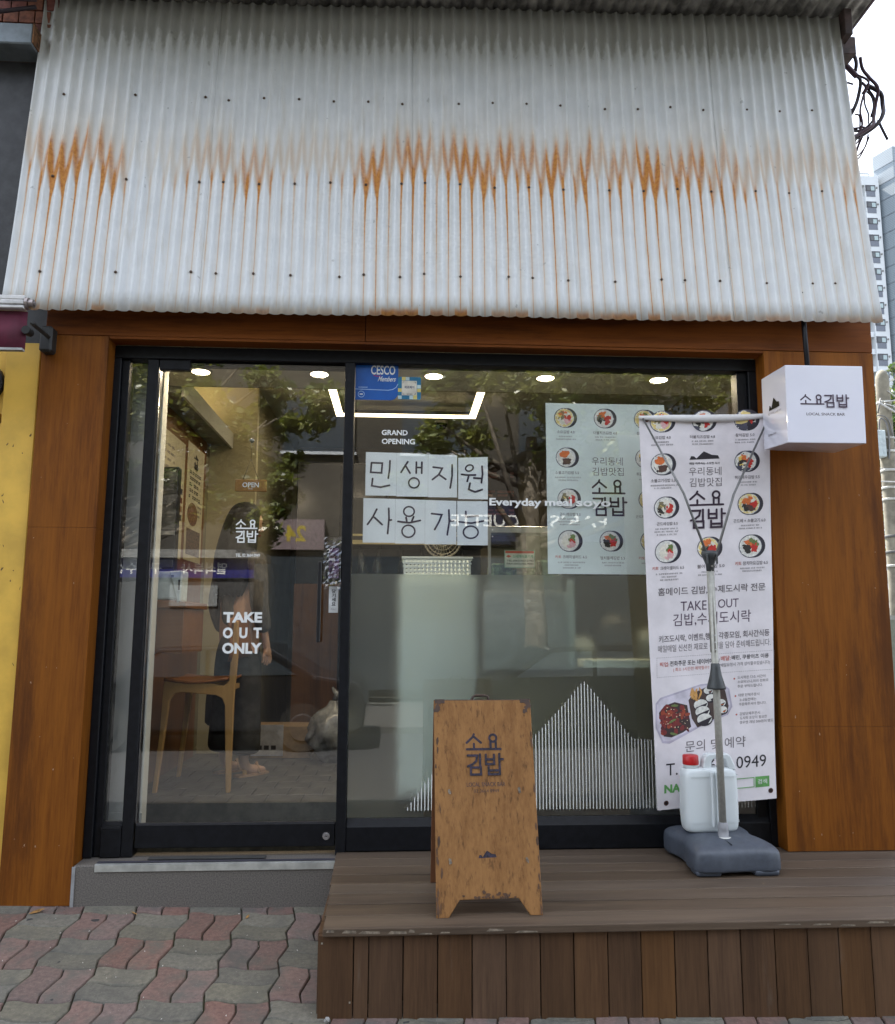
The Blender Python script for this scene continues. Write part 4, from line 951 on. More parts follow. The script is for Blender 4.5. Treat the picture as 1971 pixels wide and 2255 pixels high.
for r, x0_, x1_ in ((.028, -1.735, -1.722), (.020, -1.722, -1.700), (.012, -1.700, -1.694)):
    c = bmesh.ops.create_cone(bm, cap_ends=True, segments=16, radius1=r, radius2=r, depth=x1_-x0_)
    for v in c['verts']: v.co = Vector(((x0_+x1_)/2+v.co.z, -.30+v.co.x, 2.672+v.co.y))
frombm('roller_end', bm, plain('roller_end_steel', (.30, .26, .25), .3, .7), aw)
boxes('arm_bracket', [(-1.775, -1.715, -.06, .02, 2.53, 2.66), (-1.735, -1.715, -.26, -.06, 2.585, 2.61)], plain('bracket_dark', (.02, .02, .018), .6), aw, .01)
bm = bmesh.new(); c = bmesh.ops.create_cone(bm, cap_ends=True, segments=14, radius1=.024, radius2=.022, depth=.05)
for v in c['verts']: v.co = Vector((-1.725+v.co.x*.8, -.285+v.co.z, 2.545+v.co.y*.8))
frombm('crank_knob', bm, BLKD, aw)
ef = thing('exhaust_fan', 'round metal exhaust fan in the dark opening above the yellow window band', 'fan', (-2.02, .06, 2.36))
bm = bmesh.new()
for r, y0_, y1_ in ((.105, .05, .03), (.05, .03, .012)):
    c = bmesh.ops.create_cone(bm, cap_ends=True, segments=20, radius1=r, radius2=r*.96, depth=abs(y1_-y0_))
    for v in c['verts']: v.co = Vector((-2.075+v.co.x, (y0_+y1_)/2-v.co.z, 2.395+v.co.y))
frombm('fan_housing', bm, plain('fan_dark', (.015, .015, .016), .4, var=.3), ef)
lathe('motor_cap', [(.03, 2.36), (.034, 2.38), (.03, 2.42), (.01, 2.43)], -2.06, .02, plain('fan_steel', (.25, .22, .2), .3, .8, var=.4, scale=60), ef)

# ================================================================== PRINT AND STICKERS ON THE GLASS
WV = plain('white_vinyl_letter', (.74, .75, .73), .5, var=.04)
def gl_print(name, label, cat, y, build, group=None, step=-.0002):
    pr = Print(plane_map(y, step=step)); pr.auto = True; build(pr)
    t = thing(name, label, cat, pr.V[0], group); pr.make('word' if 'lettering' in name else 'sticker_sheet', t, split='lettering' in name); return t
gl_print('vinyl_lettering', 'small white GRAND OPENING lettering on the shop window', 'lettering', .1355, lambda p: (p.text('GRAND', -.105, .029, 2.184, 2.212, WV, .028), p.text('OPENING', -.104, .067, 2.137, 2.166, WV, .028)))
gl_print('vinyl_lettering', 'white Everyday meal soyo lettering in one line on the window', 'lettering', .1355, lambda p: (p.text('Everyday', .452, .722, 1.811, 1.862, WV, .03), p.text('meal', .740, .881, 1.824, 1.862, WV, .03), p.text('soyo', .902, 1.084, 1.811, 1.853, WV, .03)))
gl_print('vinyl_lettering', 'bold white TAKE OUT ONLY lettering on the glass door', 'lettering', .1275, lambda p: (p.text('TAKE', -.872, -.682, 1.222, 1.274, WV, .045), p.text('O', -.871, -.822, 1.145, 1.199, WV, .045), p.text('U', -.791, -.751, 1.145, 1.198, WV, .045), p.text('T', -.722, -.682, 1.146, 1.198, WV, .045), p.text('ONLY', -.871, -.679, 1.070, 1.124, WV, .045)))
gl_print('vinyl_lettering', 'white two line shop name and phone number on the glass door', 'lettering', .1275, lambda p: (logo(p, -.827, -.718, 1.620, 1.735, WV, w=19), p.text('TEL. 02 3664 0949', -.823, -.704, 1.548, 1.564, WV, .02)))
st1 = thing('sticker', 'blue membership sticker with white lettering in the top corner of the window', 'sticker', (-.134, .135, 2.37))
BLU = plain('blue_sticker', (.004, .085, .36), .35, var=.06)
pr = Print(plane_map(.1355, step=-.0002)); ptsb = [(-.245, 2.37)]+[(-.063+.04*math.sin(t*math.pi/12), 2.41-.04*math.cos(t*math.pi/12)) for t in range(7)]+[(-.023, 2.573), (-.215, 2.573), (-.238, 2.562), (-.245, 2.545)]
pr.poly(ptsb, BLU, 1)
pr.stroke([(-.2445, 2.427), (-.075, 2.423), (-.05, 2.428), (-.033, 2.44), (-.0245, 2.457)], .0035, plain('pale_blue', (.35, .50, .75), .4), 2)
pr.text('CESCO', -.165, -.039, 2.506, 2.556, WV, .02, layer=3); pr.text('Members', -.130, -.040, 2.470, 2.497, WV, .012, slant=.35, layer=3)
pr.stroke([(-.15, 2.502), (-.13, 2.497), (-.115, 2.499)], .006, plain('magenta_print', (.25, .02, .18), .5), 2.5)
pr.ring(-.214, 2.400, .016, .016, .003, plain('pale_blue', (.35, .50, .75), .4), 2); pr.rect(-.222, -.206, 2.397, 2.403, WV, 2)
for t in range(12): pr.rect(-.229+t*.004, -.2265+t*.004, 2.434, 2.440, plain('pale_blue', (.35, .50, .75), .4), 2)
o2 = pr.make('sticker_sheet', st1)
st2 = thing('sticker', 'small square sticker with blue and yellow checks beside the blue sticker', 'sticker', (.036, .135, 2.376))
pr = Print(plane_map(.1353, step=-.0002)); TE = plain('teal_sticker', (.01, .16, .30), .4); YE = plain('yellow_sticker', (.66, .55, .16), .4); PA = plain('pale_sticker', (.50, .62, .62), .4); CR = plain('cream_sticker', (.66, .62, .52), .45)
pr.poly([(-.018, 2.376), (.09, 2.376), (.096, 2.382), (.096, 2.491), (.09, 2.497), (-.018, 2.497), (-.024, 2.491), (-.024, 2.382)], TE, 1)
for x, z, mm in ((-.004, 2.478, YE), (.016, 2.478, PA), (-.0238, 2.416, YE), (-.0238, 2.3775, PA), (.076, 2.436, PA), (.076, 2.416, YE), (.036, 2.3775, PA), (.056, 2.3775, YE), (.056, 2.396, YE)): pr.rect(x, x+.0195, z, z+.0185, mm, 2)
pr.rect(-.004, .074, 2.398, 2.476, CR, 3); pr.text('제로페이', .009, .061, 2.434, 2.449, plain('navy_print', (.03, .05, .14), .5), .02, layer=4); pr.text('zeropay', .022, .052, 2.400, 2.407, INKB, .02, layer=4)
for sx_ in (0, 1):
    for sz_ in (0, 1):
        x = .002 if not sx_ else .068; z = 2.404 if not sz_ else 2.470; dx = .008*(1-2*sx_); dz = .008*(1-2*sz_); pr.stroke([(x+dx, z), (x, z), (x, z+dz)], .0016, INKB, 4, cap=False)
pr.make('sticker_sheet', st2)
o = gl_print('pull_sticker', 'narrow white PULL sticker with vertical letters on the right edge of the door', 'sticker', .1278, lambda p: (p.rect(-.356, -.3095, 1.2725, 1.403, plain('white_sticker', (.66, .67, .66), .45), 1), [p.text(c, -.342, -.322, z, z+.019, INKB, .025, layer=3) for c, z in (('당', 1.370), ('기', 1.349), ('세', 1.328), ('요', 1.307))], p.text('PULL', -.344, -.321, 1.286, 1.293, GREYT, layer=3)))
# hand written sheets taped inside the window
HW = Print
def hx(x): return -.185+(750+x/3.584-805.8)*.002347
def hz(y): return 2.096-(750+y/3.584-994.4)*.00235
PAP = sheer('copy_paper', (.84, .89, .90), .12)
pen = plain('purple_marker', (.022, .012, .035), .5)
GRP = 'handwritten paper sheets taped in two rows inside the window'
def paper(x0, x1, y0a, y0b, y1, lab, y=.1455, dy=0.0, curl=0.0):
    V, F = [], []; n = 6
    for i in range(n+1):
        for j in range(n+1):
            u, v = i/n, j/n; x = x0+(x1-x0)*u; yt = y0a+(y0b-y0a)*u
            V.append((hx(x), y+dy+curl*(u**2)*(v**2), hz(yt+(y1-yt)*(1-v))))
    F = [(i*(n+1)+j, (i+1)*(n+1)+j, (i+1)*(n+1)+j+1, i*(n+1)+j+1) for i in range(n) for j in range(n)]
    o = pydata('paper_sheet', V, F, PAP, None); md = o.modifiers.new('t', 'SOLIDIFY'); md.thickness = .0002
    return tag(o, lab, 'paper sheet', GRP)
def hand(par, strokes, w=14.5, y=.1449):
    pr = Print(plane_map(y, step=-.00015)); k = 1
    for s in strokes:
        if s[0] == 'o': _, cx_, cy_, rx, ry, ro = s; pr.ring(hx(cx_), hz(cy_), rx/3.584*.00235, ry/3.584*.00235, w/3.584*.00235*.85, pen, k, rot=ro)
        else: pr.stroke([(hx(a), hz(b)) for a, b in s], w/3.584*.00235, pen, k)
        k += 1
    pr.make('handwriting', par)
q0 = paper(200, 443, 876, 880, 1222, 'first letter sheet of the upper handwritten row, below the GRAND OPENING lettering')
hand(q0, [[(245, 962), (330, 964), (325, 1042), (240, 1038), (245, 966)], [(390, 945), (388, 1010), (378, 1083)], [(256, 1088), (250, 1145), (318, 1156), (388, 1140)]])
q0 = paper(444, 690, 880, 888, 1227, 'second letter sheet of the upper handwritten row, its letter ending in a circle', dy=.0006)
hand(q0, [[(530, 950), (505, 990), (478, 1035)], [(511, 978), (548, 1040)], [(598, 952), (597, 1040)], [(641, 952), (640, 1040)], [(602, 995), (636, 995)], ('o', 580, 1118, 41, 40, 0)], y=.1454)
q0 = paper(691, 920, 888, 893, 1230, 'third letter sheet of the upper handwritten row, with a long vertical bar')
hand(q0, [[(730, 990), (802, 998), (776, 1048), (725, 1090)], [(778, 1050), (830, 1086)], [(880, 970), (880, 1060), (865, 1155)]])
q0 = paper(929, 1163, 912, 901, 1242, 'last letter sheet of the upper handwritten row, taped slightly lower', dy=.0008, curl=.004)
hand(q0, [('o', 1017, 993, 31, 24, .4), [(955, 1045), (1010, 1050), (1065, 1048)], [(1012, 1054), (1000, 1100)], [(1052, 1072), (1104, 1075)], [(1117, 978), (1121, 1040), (1112, 1110)], [(1022, 1115), (1012, 1165), (1062, 1184), (1118, 1164)]], y=.1456)
q0 = paper(187, 436, 1243, 1247, 1592, 'first letter sheet of the lower handwritten row, nearest the door')
hand(q0, [[(292, 1330), (262, 1392), (222, 1450)], [(276, 1396), (335, 1450)], [(385, 1322), (388, 1400), (379, 1520)], [(390, 1416), (406, 1413)]])
q0 = paper(437, 668, 1247, 1252, 1597, 'second letter sheet of the lower row, two drawn circles above each other', dy=.0006)
hand(q0, [('o', 543, 1345, 41, 38, 0), [(521, 1392), (526, 1420)], [(580, 1386), (566, 1420)], [(458, 1424), (545, 1434), (632, 1415)], ('o', 540, 1500, 50, 47, 0)], y=.1454)
q0 = paper(669, 914, 1252, 1258, 1600, 'third letter sheet of the lower handwritten row, directly above the white basket')
hand(q0, [[(720, 1360), (800, 1368), (780, 1420), (745, 1485)], [(855, 1330), (859, 1420), (843, 1525)], [(862, 1418), (893, 1413)]])
q0 = paper(921, 1161, 1258, 1257, 1605, 'last letter sheet of the lower handwritten row, left of the menu poster', dy=.0008)
hand(q0, [[(988, 1340), (990, 1382), (1085, 1373)], [(935, 1422), (1030, 1432), (1128, 1414)], ('o', 1027, 1503, 58, 48, 0)], y=.1456)
# menu poster inside the window
def pgx(x): return .752+(1150+x/4.1-1202)*(.633/261)
def pgz(y): return 2.371-(800+y/4.1-887)*(.897/376.4)
po = thing('menu_poster', 'pale menu poster with round kimbap pictures taped inside the window behind the banner', 'poster', (1.07, .147, 1.47))
box('poster_sheet', .753, 1.388, .1462, .1468, 1.474, 2.374, sheer('poster_paper', (.77, .85, .82), .12), po)
for x, y, r, k in ((388, 487, 95, 0), (745, 487, 95, 1), (1108, 490, 95, 2), (398, 853, 95, 3), (1110, 853, 95, 4), (408, 1228, 95, 5), (1128, 1230, 95, 6), (410, 1607, 100, 7), (773, 1605, 96, 9), (1138, 1605, 100, 8)):
    pr = Print(lambda a, b, L: (pgx(a), .1461-.00008*L*.6, pgz(b))); kimbap(pr, x, y, r, k); pr.make('printed_roll', po)
pr = Print(lambda a, b, L: (pgx(a), .1461-.00008*L, pgz(b)))
for s, x0, x1, y0, y1 in (('소요김밥 4.0', 313, 470, 603, 632), ('더불치즈김밥 4.8', 640, 853, 607, 636), ('참치김밥 5.0', 1030, 1195, 605, 634), ('소불고기김밥 5.5', 292, 503, 977, 1006), ('튀김새우김밥 5.5', 1018, 1230, 982, 1011), ('곤드레김밥 5.5', 325, 510, 1354, 1383), ('곤드레 + 소불고기 6.0', 1000, 1278, 1369, 1397), ('크래미샐러드 6.5', 345, 557, 1733, 1763), ('멸치들깨김밥 5.5', 677, 893, 1741, 1771), ('참치마요김밥 6.5', 1082, 1290, 1739, 1769)):
    pr.nxt(); pr.text(s, x0, x1, y1, y0, GREYT, .012)
pr.nxt(); pr.text('키토', 280, 334, 1762, 1735, REDT, .012); pr.nxt(); pr.text('키토', 1015, 1070, 1768, 1741, REDT, .012)
pr.nxt(); pr.text('우리동네', 620, 898, 920, 845, GREYT); pr.nxt(); pr.text('김밥맛집', 622, 903, 1014, 940, GREYT); pr.make('menu_lettering', po, split=True)
pr = Print(lambda a, b, L: (pgx(a), .1461-.00008*L, pgz(b))); logo(pr, 617, 920, 1378, 1050, plain('logo_ink', (.03, .012, .03), .6)); pr.make('brand_lettering', po)
pr = Print(lambda a, b, L: (pgx(a), .1461-.00008*L, pgz(b))); k = 50
for x0, x1, y in ((330, 450, 655), (303, 490, 680), (655, 840, 655), (658, 838, 680), (290, 520, 1030), (320, 495, 1055), (310, 500, 1405), (305, 510, 1430), (325, 500, 1455), (305, 540, 1792), (362, 480, 1816), (347, 510, 1840), (690, 885, 1792), (712, 862, 1816), (1040, 1240, 1040), (1040, 1230, 1795)):
    greek(pr, lambda a, b: (a, b), x0, x1, y, y+12, LGT, k); k += 1
pr.make('small_print', po, split=True)
# frosted film with a striped mountain
m = bpy.data.materials.new('frosted_film'); m.use_nodes = True; nt = m.node_tree; nt.nodes.clear()
rf = nt.nodes.new('ShaderNodeBsdfRefraction'); rf.inputs['IOR'].default_value = 1.32; rf.inputs['Roughness'].default_value = .30; rf.inputs['Color'].default_value = (.93, .97, .95, 1)
tl = nt.nodes.new('ShaderNodeBsdfTranslucent'); tl.inputs['Color'].default_value = (.55, .58, .56, 1)
df = nt.nodes.new('ShaderNodeBsdfDiffuse'); df.inputs['Color'].default_value = (.30, .31, .30, 1)
x1 = nt.nodes.new('ShaderNodeMixShader'); x1.inputs[0].default_value = .06; x2 = nt.nodes.new('ShaderNodeMixShader'); x2.inputs[0].default_value = .07; oo = nt.nodes.new('ShaderNodeOutputMaterial')
nt.links.new(rf.outputs[0], x1.inputs[1]); nt.links.new(tl.outputs[0], x1.inputs[2]); nt.links.new(x1.outputs[0], x2.inputs[1]); nt.links.new(df.outputs[0], x2.inputs[2]); nt.links.new(x2.outputs[0], oo.inputs['Surface'])
ff = thing('frosted_film', 'grey frosted film with a white striped mountain on the lower half of the window', 'window film', (.77, .145, .29))
box('film_sheet', -.2465, 1.7775, .1435, .1455, .288, 1.4675, m, ff)
def ridge(x):
    P = [(.04, .325), (.15, .475), (.33, .66), (.50, .545), (.60, .595), (.677, .674), (.80, .80), (.917, .932), (.933, .932), (1.05, .79), (1.165, .656), (1.30, .643), (1.50, .56), (1.80, .60)]
    for a, b in zip(P, P[1:]):
        if a[0] <= x <= b[0]: return a[1]+(b[1]-a[1])*(x-a[0])/(b[0]-a[0])
    return .33
x = .047
while x < 1.775:
    zt = ridge(x); pr = Print(plane_map(.1358, step=-.0002)); pr.stroke([(x, .3215), (x, max(zt, .330))], .0042, WV, 1); pr.make('stripe', ff); x += .01660
# things on the door glass
os_ = thing('open_sign', 'small brown wooden OPEN plate hanging on a string inside the glass door', 'sign', (-.765, .15, 1.88))
pl = box('plate', -.8435, -.685, .142, .150, 1.882, 1.943, wood('open_plate_wood', (.26, .13, .035), (.20, .09, .025), 'X', .5, 12), os_, .002)
pr = Print(plane_map(.1415)); pr.text('OPEN', -.806, -.724, 1.903, 1.928, WV, .012); pr.rect(-.776, -.754, 1.894, 1.896, WV); pr.make('lettering', pl)
tubes('string', [([(-.805, .146, 1.943), (-.768, .146, 2.05)], .0013), ([(-.728, .146, 1.943), (-.768, .146, 2.05)], .0013), ([(-.768, .146, 2.05), (-.768, .146, 2.14)], .0013)], plain('string_brown', (.10, .08, .05), .8), os_)
lathe('suction_hook', [(.004, 2.135), (.012, 2.145), (.014, 2.15), (.004, 2.158)], -.768, .148, plain('clear_grey', (.3, .3, .28), .2), os_)
db = thing('door_alarm_box', 'slim black entry device wrapped in crinkled clear plastic at the door edge', 'entry device', (-.33, .12, 1.42))
boxes('device_frame', [(-.370, -.358, .088, .127, 1.43, 1.605), (-.306, -.297, .088, .127, 1.43, 1.605), (-.358, -.306, .088, .127, 1.43, 1.442), (-.358, -.306, .088, .127, 1.594, 1.605), (-.358, -.306, .108, .127, 1.442, 1.594)], plain('device_black', (.008, .008, .009), .25), db, .003)
q = random.Random(3); V, F = [], []
for i in range(9):
    for j in range(17):
        V.append((-.357+.050*i/8, .094+q.uniform(-.005, .006), 1.443+.150*j/16))
F = [(i*17+j, (i+1)*17+j, (i+1)*17+j+1, i*17+j+1) for i in range(8) for j in range(16)]
pydata('crinkled_plastic', V, F, plain('purple_reflect', (.09, .05, .10), .08, var=.9, scale=30), db)
V, F = [], []
for i in range(7):
    for j in range(21): V.append((-.382+.085*i/6+q.uniform(-.004, .004), .086+q.uniform(-.004, .004), 1.385+.26*j/20))
F = [(i*21+j, (i+1)*21+j, (i+1)*21+j+1, i*21+j+1) for i in range(6) for j in range(20)]
o = pydata('plastic_wrap', V, F, glass('clear_plastic', (.93, .93, .94), .10), db)

# ================================================================== INTERIOR
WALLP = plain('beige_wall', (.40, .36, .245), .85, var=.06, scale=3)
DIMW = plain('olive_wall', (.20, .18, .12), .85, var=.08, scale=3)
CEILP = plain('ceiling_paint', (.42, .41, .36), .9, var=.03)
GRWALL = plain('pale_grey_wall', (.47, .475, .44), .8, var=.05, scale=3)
def S(name, *a, m, bev=0): o = box(name, *a, m, None, bev); o['kind'] = 'structure'; return o
fl = S('shop_floor', -1.74, 2.39, .66, 5.2, .10, .252, m=plain('tile_joint', (.03, .03, .028), .9))
S('entry_floor', -1.74, 2.39, .201, .655, .02, .165, m=plain('entry_tile', (.065, .060, .043), .7, var=.3, scale=18))
S('floor_edge', -1.74, -.0, .640, .6585, .10, .262, m=plain('edge_tile', (.075, .072, .058), .6, var=.2, scale=18))
TL_ = plain('grey_floor_tile', (.052, .050, .043), .5, var=.3, scale=10)
q = random.Random(6); TILE = None
for i in range(11):
    for j in range(10):
        x0 = -1.73+i*.2+(.1 if j % 2 else 0); y0 = .662+j*.2
        if x0 > .0: continue
        if TILE is None:
            o = box('tile', x0+.002, x0+.198, y0+.002, y0+.198, .245, .260, TL_, fl, .0015); TILE = o.data; tb = (x0, y0)
        else:
            o = bpy.data.objects.new('tile', TILE); COL.objects.link(o); o.parent = fl; o.matrix_parent_inverse = Matrix.Identity(4)
            o.location = (x0-tb[0], y0-tb[1], q.uniform(-.0006, .0006))
S('front_ceiling', -1.74, 2.39, .201, .93, 2.66, 2.72, m=CEILP)
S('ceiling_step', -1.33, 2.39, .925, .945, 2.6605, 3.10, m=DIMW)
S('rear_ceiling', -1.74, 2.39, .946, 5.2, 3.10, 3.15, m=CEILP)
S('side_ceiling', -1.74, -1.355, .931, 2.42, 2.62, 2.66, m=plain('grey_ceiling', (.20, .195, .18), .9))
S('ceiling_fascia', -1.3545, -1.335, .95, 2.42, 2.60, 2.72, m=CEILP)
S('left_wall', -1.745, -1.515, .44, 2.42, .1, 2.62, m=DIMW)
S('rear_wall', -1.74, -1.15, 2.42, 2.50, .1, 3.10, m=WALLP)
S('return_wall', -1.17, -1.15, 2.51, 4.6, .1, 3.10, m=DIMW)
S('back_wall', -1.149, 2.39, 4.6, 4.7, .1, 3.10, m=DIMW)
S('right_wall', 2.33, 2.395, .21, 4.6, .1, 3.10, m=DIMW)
pt = S('partition', -1.74, -1.284, .345, .435, .165, 2.66, m=GRWALL, bev=.004)
box('skirting', -1.74, -1.278, .335, .3445, .165, .28, GRWALL, pt)
wp = tag(box('wall_panel', -1.5145, -1.505, .95, 2.28, .262, 2.61, wood('walnut_panel', (.16, .068, .022), (.085, .032, .011), 'Z', .5, 14)), 'brown wooden wall panel behind the two menu posters inside the shop', 'wall panel')
PP = plain('poster_cream', (.46, .42, .30), .7, var=.05)
def side_poster(y0, y1, z0, z1, lab, dark):
    t = thing('wall_poster', lab, 'poster', (-1.50, (y0+y1)/2, z0), 'posters on the brown wall panel')
    box('sheet', -1.5045, -1.502, y0, y1, z0, z1, PP, t)
    pr = Print(lambda a, b, L: (-1.5015+.0003*L, y0+(y1-y0)*a, z0+(z1-z0)*b))
    if dark:
        mountain(pr, .35, .62, .885, .93, INKB); logo(pr, .38, .6, .80, .86, INKB)
        for k in range(5): greek(pr, lambda a, b: (a/100, b/100), 14+3*(k % 2), 82, 74-k*5.2, 77-k*5.2, INKB, k)
        pr.disc(.40, .40, .30, plain('roll_photo', (.20, .10, .06), .6, var=.5, scale=60), 2, 18, ry=.10); pr.rect(.1, .9, .05, .27, plain('food_photo', (.11, .065, .045), .6, var=.6, scale=70), 2)
        for k in range(4): greek(pr, lambda a, b: (a/100, b/100), 68, 92, 52-k*4, 53.5-k*4, GREYT, 20+k)
    else:
        for k in range(4): pr.rect(.62, .95, .55-k*.075, .60-k*.075, plain('photo_%d' % k, [(.05, .05, .07), (.20, .06, .04), (.24, .12, .05), (.05, .05, .06)][k], .6, var=.4, scale=40), 1)
        for k in range(6): greek(pr, lambda a, b: (a/100, b/100), 10, 55, 88-k*6, 90-k*6, GREYT, 40+k)
    pr.make('print', t)
side_poster(1.10, 1.665, 1.655, 2.455, 'cream wall poster with small food photos, left one on the brown panel', False)
side_poster(1.735, 2.215, 1.665, 2.505, 'cream wall poster with a mountain mark, right one on the brown panel', True)

# downlights
warm = plain('lamp_glow', (.9, .85, .7), .5, emit=(1, .84, .58, 5))
trim = plain('lamp_trim', (.55, .52, .46), .5)
LAB = ['ceiling downlight nearest the door hinge, leftmost in the row', 'ceiling downlight over the opening side of the door', 'ceiling downlight right of the blue sticker', 'ceiling downlight above the left part of the menu poster', 'ceiling downlight at the right end of the row, above the banner']
for (x, y), lab in zip(((-1.16, .62), (-.483, .62), (.181, .615), (.838, .607), (1.512, .60)), LAB):
    t = thing('downlight', lab, 'downlight', (x, y, 2.655), 'round downlights in a row behind the glass')
    lathe('trim_ring', [(.050, 2.6595), (.062, 2.656), (.060, 2.653), (.050, 2.6535)], x, y, trim, t, 24)
    lathe('lens', [(.0495, 2.6545), (.0495, 2.652), (.040, 2.6505)], x, y, warm, t, 24)
    ld = bpy.data.lights.new('downlight_lamp', 'AREA'); ld.shape = 'DISK'; ld.size = .09; ld.energy = 1.4; ld.color = (1, .82, .56)
    lo = bpy.data.objects.new('downlight_lamp', ld); COL.objects.link(lo); lo.location = (x, y, 2.645); lo.parent = t; lo.matrix_parent_inverse = Matrix.Translation(-t.location)
led = thing('pendant_frame_light', 'rectangular glowing strip light frame hanging from the shop ceiling', 'pendant light', (.03, 2.4, 3.0))
lm = plain('strip_glow', (.9, .85, .7), .5, emit=(1, .80, .48, 1.6))
for b_, nm in (((-.56, -.505, 1.65, 2.84), 'strip'), ((.575, .63, 1.65, 2.84), 'strip'), ((-.504, .574, 2.785, 2.84), 'strip'), ((-.504, .574, 1.65, 1.705), 'strip')):
    box('light_strip', b_[0], b_[1], b_[2], b_[3], 2.985, 3.0, lm, led); box('strip_housing', b_[0]-.004, b_[1]+.004, b_[2]-.004, b_[3]+.004, 3.0005, 3.03, plain('housing_black', (.02, .02, .02), .5), led)
tubes('suspension_wire', [([(x, y, 3.03), (x, y, 3.10)], .002) for x in (-.53, .60) for y in (1.68, 2.81)], BLK, led)
for x in (-.53, .60):
    ld = bpy.data.lights.new('strip_lamp', 'AREA'); ld.shape = 'RECTANGLE'; ld.size = .05; ld.size_y = 1.1; ld.energy = 1.25; ld.color = (1, .84, .58)
    lo = bpy.data.objects.new('strip_lamp', ld); COL.objects.link(lo); lo.location = (x, 2.25, 2.975); lo.parent = led; lo.matrix_parent_inverse = Matrix.Translation(-led.location)
cov = thing('cove_light', 'warm hidden strip lighting the beige wall above the side ceiling', 'cove light', (-1.5, 1.9, 2.70))
box('cove_strip', -1.70, -1.66, 1.1, 2.38, 2.665, 2.685, lm, cov)
ld = bpy.data.lights.new('cove_lamp', 'AREA'); ld.shape = 'RECTANGLE'; ld.size = .08; ld.size_y = 1.2; ld.energy = 1.15; ld.color = (1, .74, .36)
lo = bpy.data.objects.new('cove_lamp', ld); COL.objects.link(lo); lo.location = (-1.62, 1.75, 2.70); lo.rotation_euler = (R(180), R(-20), 0); lo.parent = cov; lo.matrix_parent_inverse = Matrix.Translation(-cov.location)
dm = thing('security_camera', 'small dark dome security camera under the shop ceiling', 'camera', (.364, 3.4, 3.0))
lathe('dome', [(.002, 3.02), (.03, 3.026), (.048, 3.05), (.055, 3.075)], .364, 3.4, plain('dome_black', (.01, .01, .01), .1), dm); lathe('dome_base', [(.06, 3.076), (.06, 3.099)], .364, 3.4, trim, dm)

# left: order kiosk, terminal, counter
ki = thing('order_kiosk', 'tall black touch screen order kiosk just inside the door', 'kiosk', (-1.28, .52, 1.40))
box('kiosk_body', -1.335, -1.222, .50, .56, 1.40, 2.075, plain('kiosk_black', (.012, .012, .013), .3), ki, .008, 2)
box('screen', -1.328, -1.230, .494, .4995, 1.725, 2.05, plain('screen_dim', (.11, .10, .08), .12, var=.8, scale=9), ki)
box('screen_trim', -1.330, -1.228, .492, .4995, 1.695, 1.718, plain('trim_silver', (.34, .34, .31), .35, .6), ki)
boxes('slot_panel', [(-1.326, -1.232, .493, .4995, 1.52, 1.56), (-1.326, -1.232, .493, .4995, 1.575, 1.58)], plain('slot_grey', (.07, .07, .072), .4), ki)
pd = thing('card_terminal', 'pale grey card terminal with a black slot on the brown counter', 'card terminal', (-1.25, .5, 1.335))
box('terminal_body', -1.350, -1.190, .455, .60, 1.345, 1.495, plain('terminal_grey', (.40, .45, .43), .45), pd, .012, 2)
prism('printer_head', [(-1.235, 1.495), (-1.165, 1.50), (-1.168, 1.335), (-1.185, 1.325)], .445, .58, plain('terminal_grey', (.40, .45, .43), .45), pd, .006)
boxes('terminal_slot', [(-1.183, -1.173, .4435, .4449, 1.395, 1.45)], BLKD, pd); box('power_button', -1.222, -1.208, .4435, .4449, 1.462, 1.475, plain('button_green', (.12, .16, .14), .4), pd)
tube('terminal_cable', catmull([(-1.30, .47, 1.345), (-1.31, .46, 1.25), (-1.295, .47, 1.20), (-1.30, .48, 1.05)]), .004, BLKD, pd, 6)
ct = thing('brown_counter', 'low brown wooden side counter under the card terminal', 'counter', (-1.4, .7, .26))
wv = wood('counter_wood', (.17, .075, .026), (.10, .04, .015), 'X', .5, 14)
box('counter_top', -1.50, -1.14, .45, .94, 1.30, 1.334, wv, ct, .002); box('counter_front', -1.50, -1.155, .47, .49, 1.06, 1.30, wv, ct); box('counter_side', -1.172, -1.155, .491, .92, 1.06, 1.30, wv, ct)
box('counter_leg', -1.50, -1.46, .50, .92, .262, 1.06, plain('leg_dark', (.03, .03, .03), .6), ct)
# chair
ch = thing('wooden_chair', 'light wooden chair with curved frame and brown seat inside the door', 'chair', (-1.2, 1.18, .26))
CW = wood('chair_oak', (.42, .25, .085), (.30, .165, .05), 'Z', .5, 16); CB_ = wood('chair_walnut', (.20, .075, .022), (.12, .045, .015), 'X', .4, 12)
for yy, nm in ((.925, 'near'), (1.435, 'far')):
    p = [(-1.398, .262), (-1.375, .262), (-1.335, .66), (-1.325, .78), (-1.300, .815), (-1.26, .826), (-1.06, .808), (-1.025, .79), (-1.008, .75), (-.985, .262), (-.960, .262), (-.958, .80), (-.945, 1.02), (-.950, 1.235), (-.975, 1.24), (-.985, 1.05), (-.990, .885), (-1.02, .862), (-1.06, .868), (-1.10, .878), (-1.345, .893), (-1.362, .88), (-1.365, .80), (-1.372, .60)]
    prism('side_frame', p, yy-.016, yy+.016, CW, ch, .004)
V, F = [], []
for i in range(13):
    for j in range(9):
        x = -1.36+.36*i/12; y = .905+.55*j/8; V.append((x, y, .905-.020*math.sin(math.pi*i/12)-.012*math.sin(math.pi*j/8)+.006*i/12))
F = [(i*9+j, (i+1)*9+j, (i+1)*9+j+1, i*9+j+1) for i in range(12) for j in range(8)]
o = pydata('seat', V, F, CB_, ch, smooth_=True); md = o.modifiers.new('t', 'SOLIDIFY'); md.thickness = .014
V, F = [], []
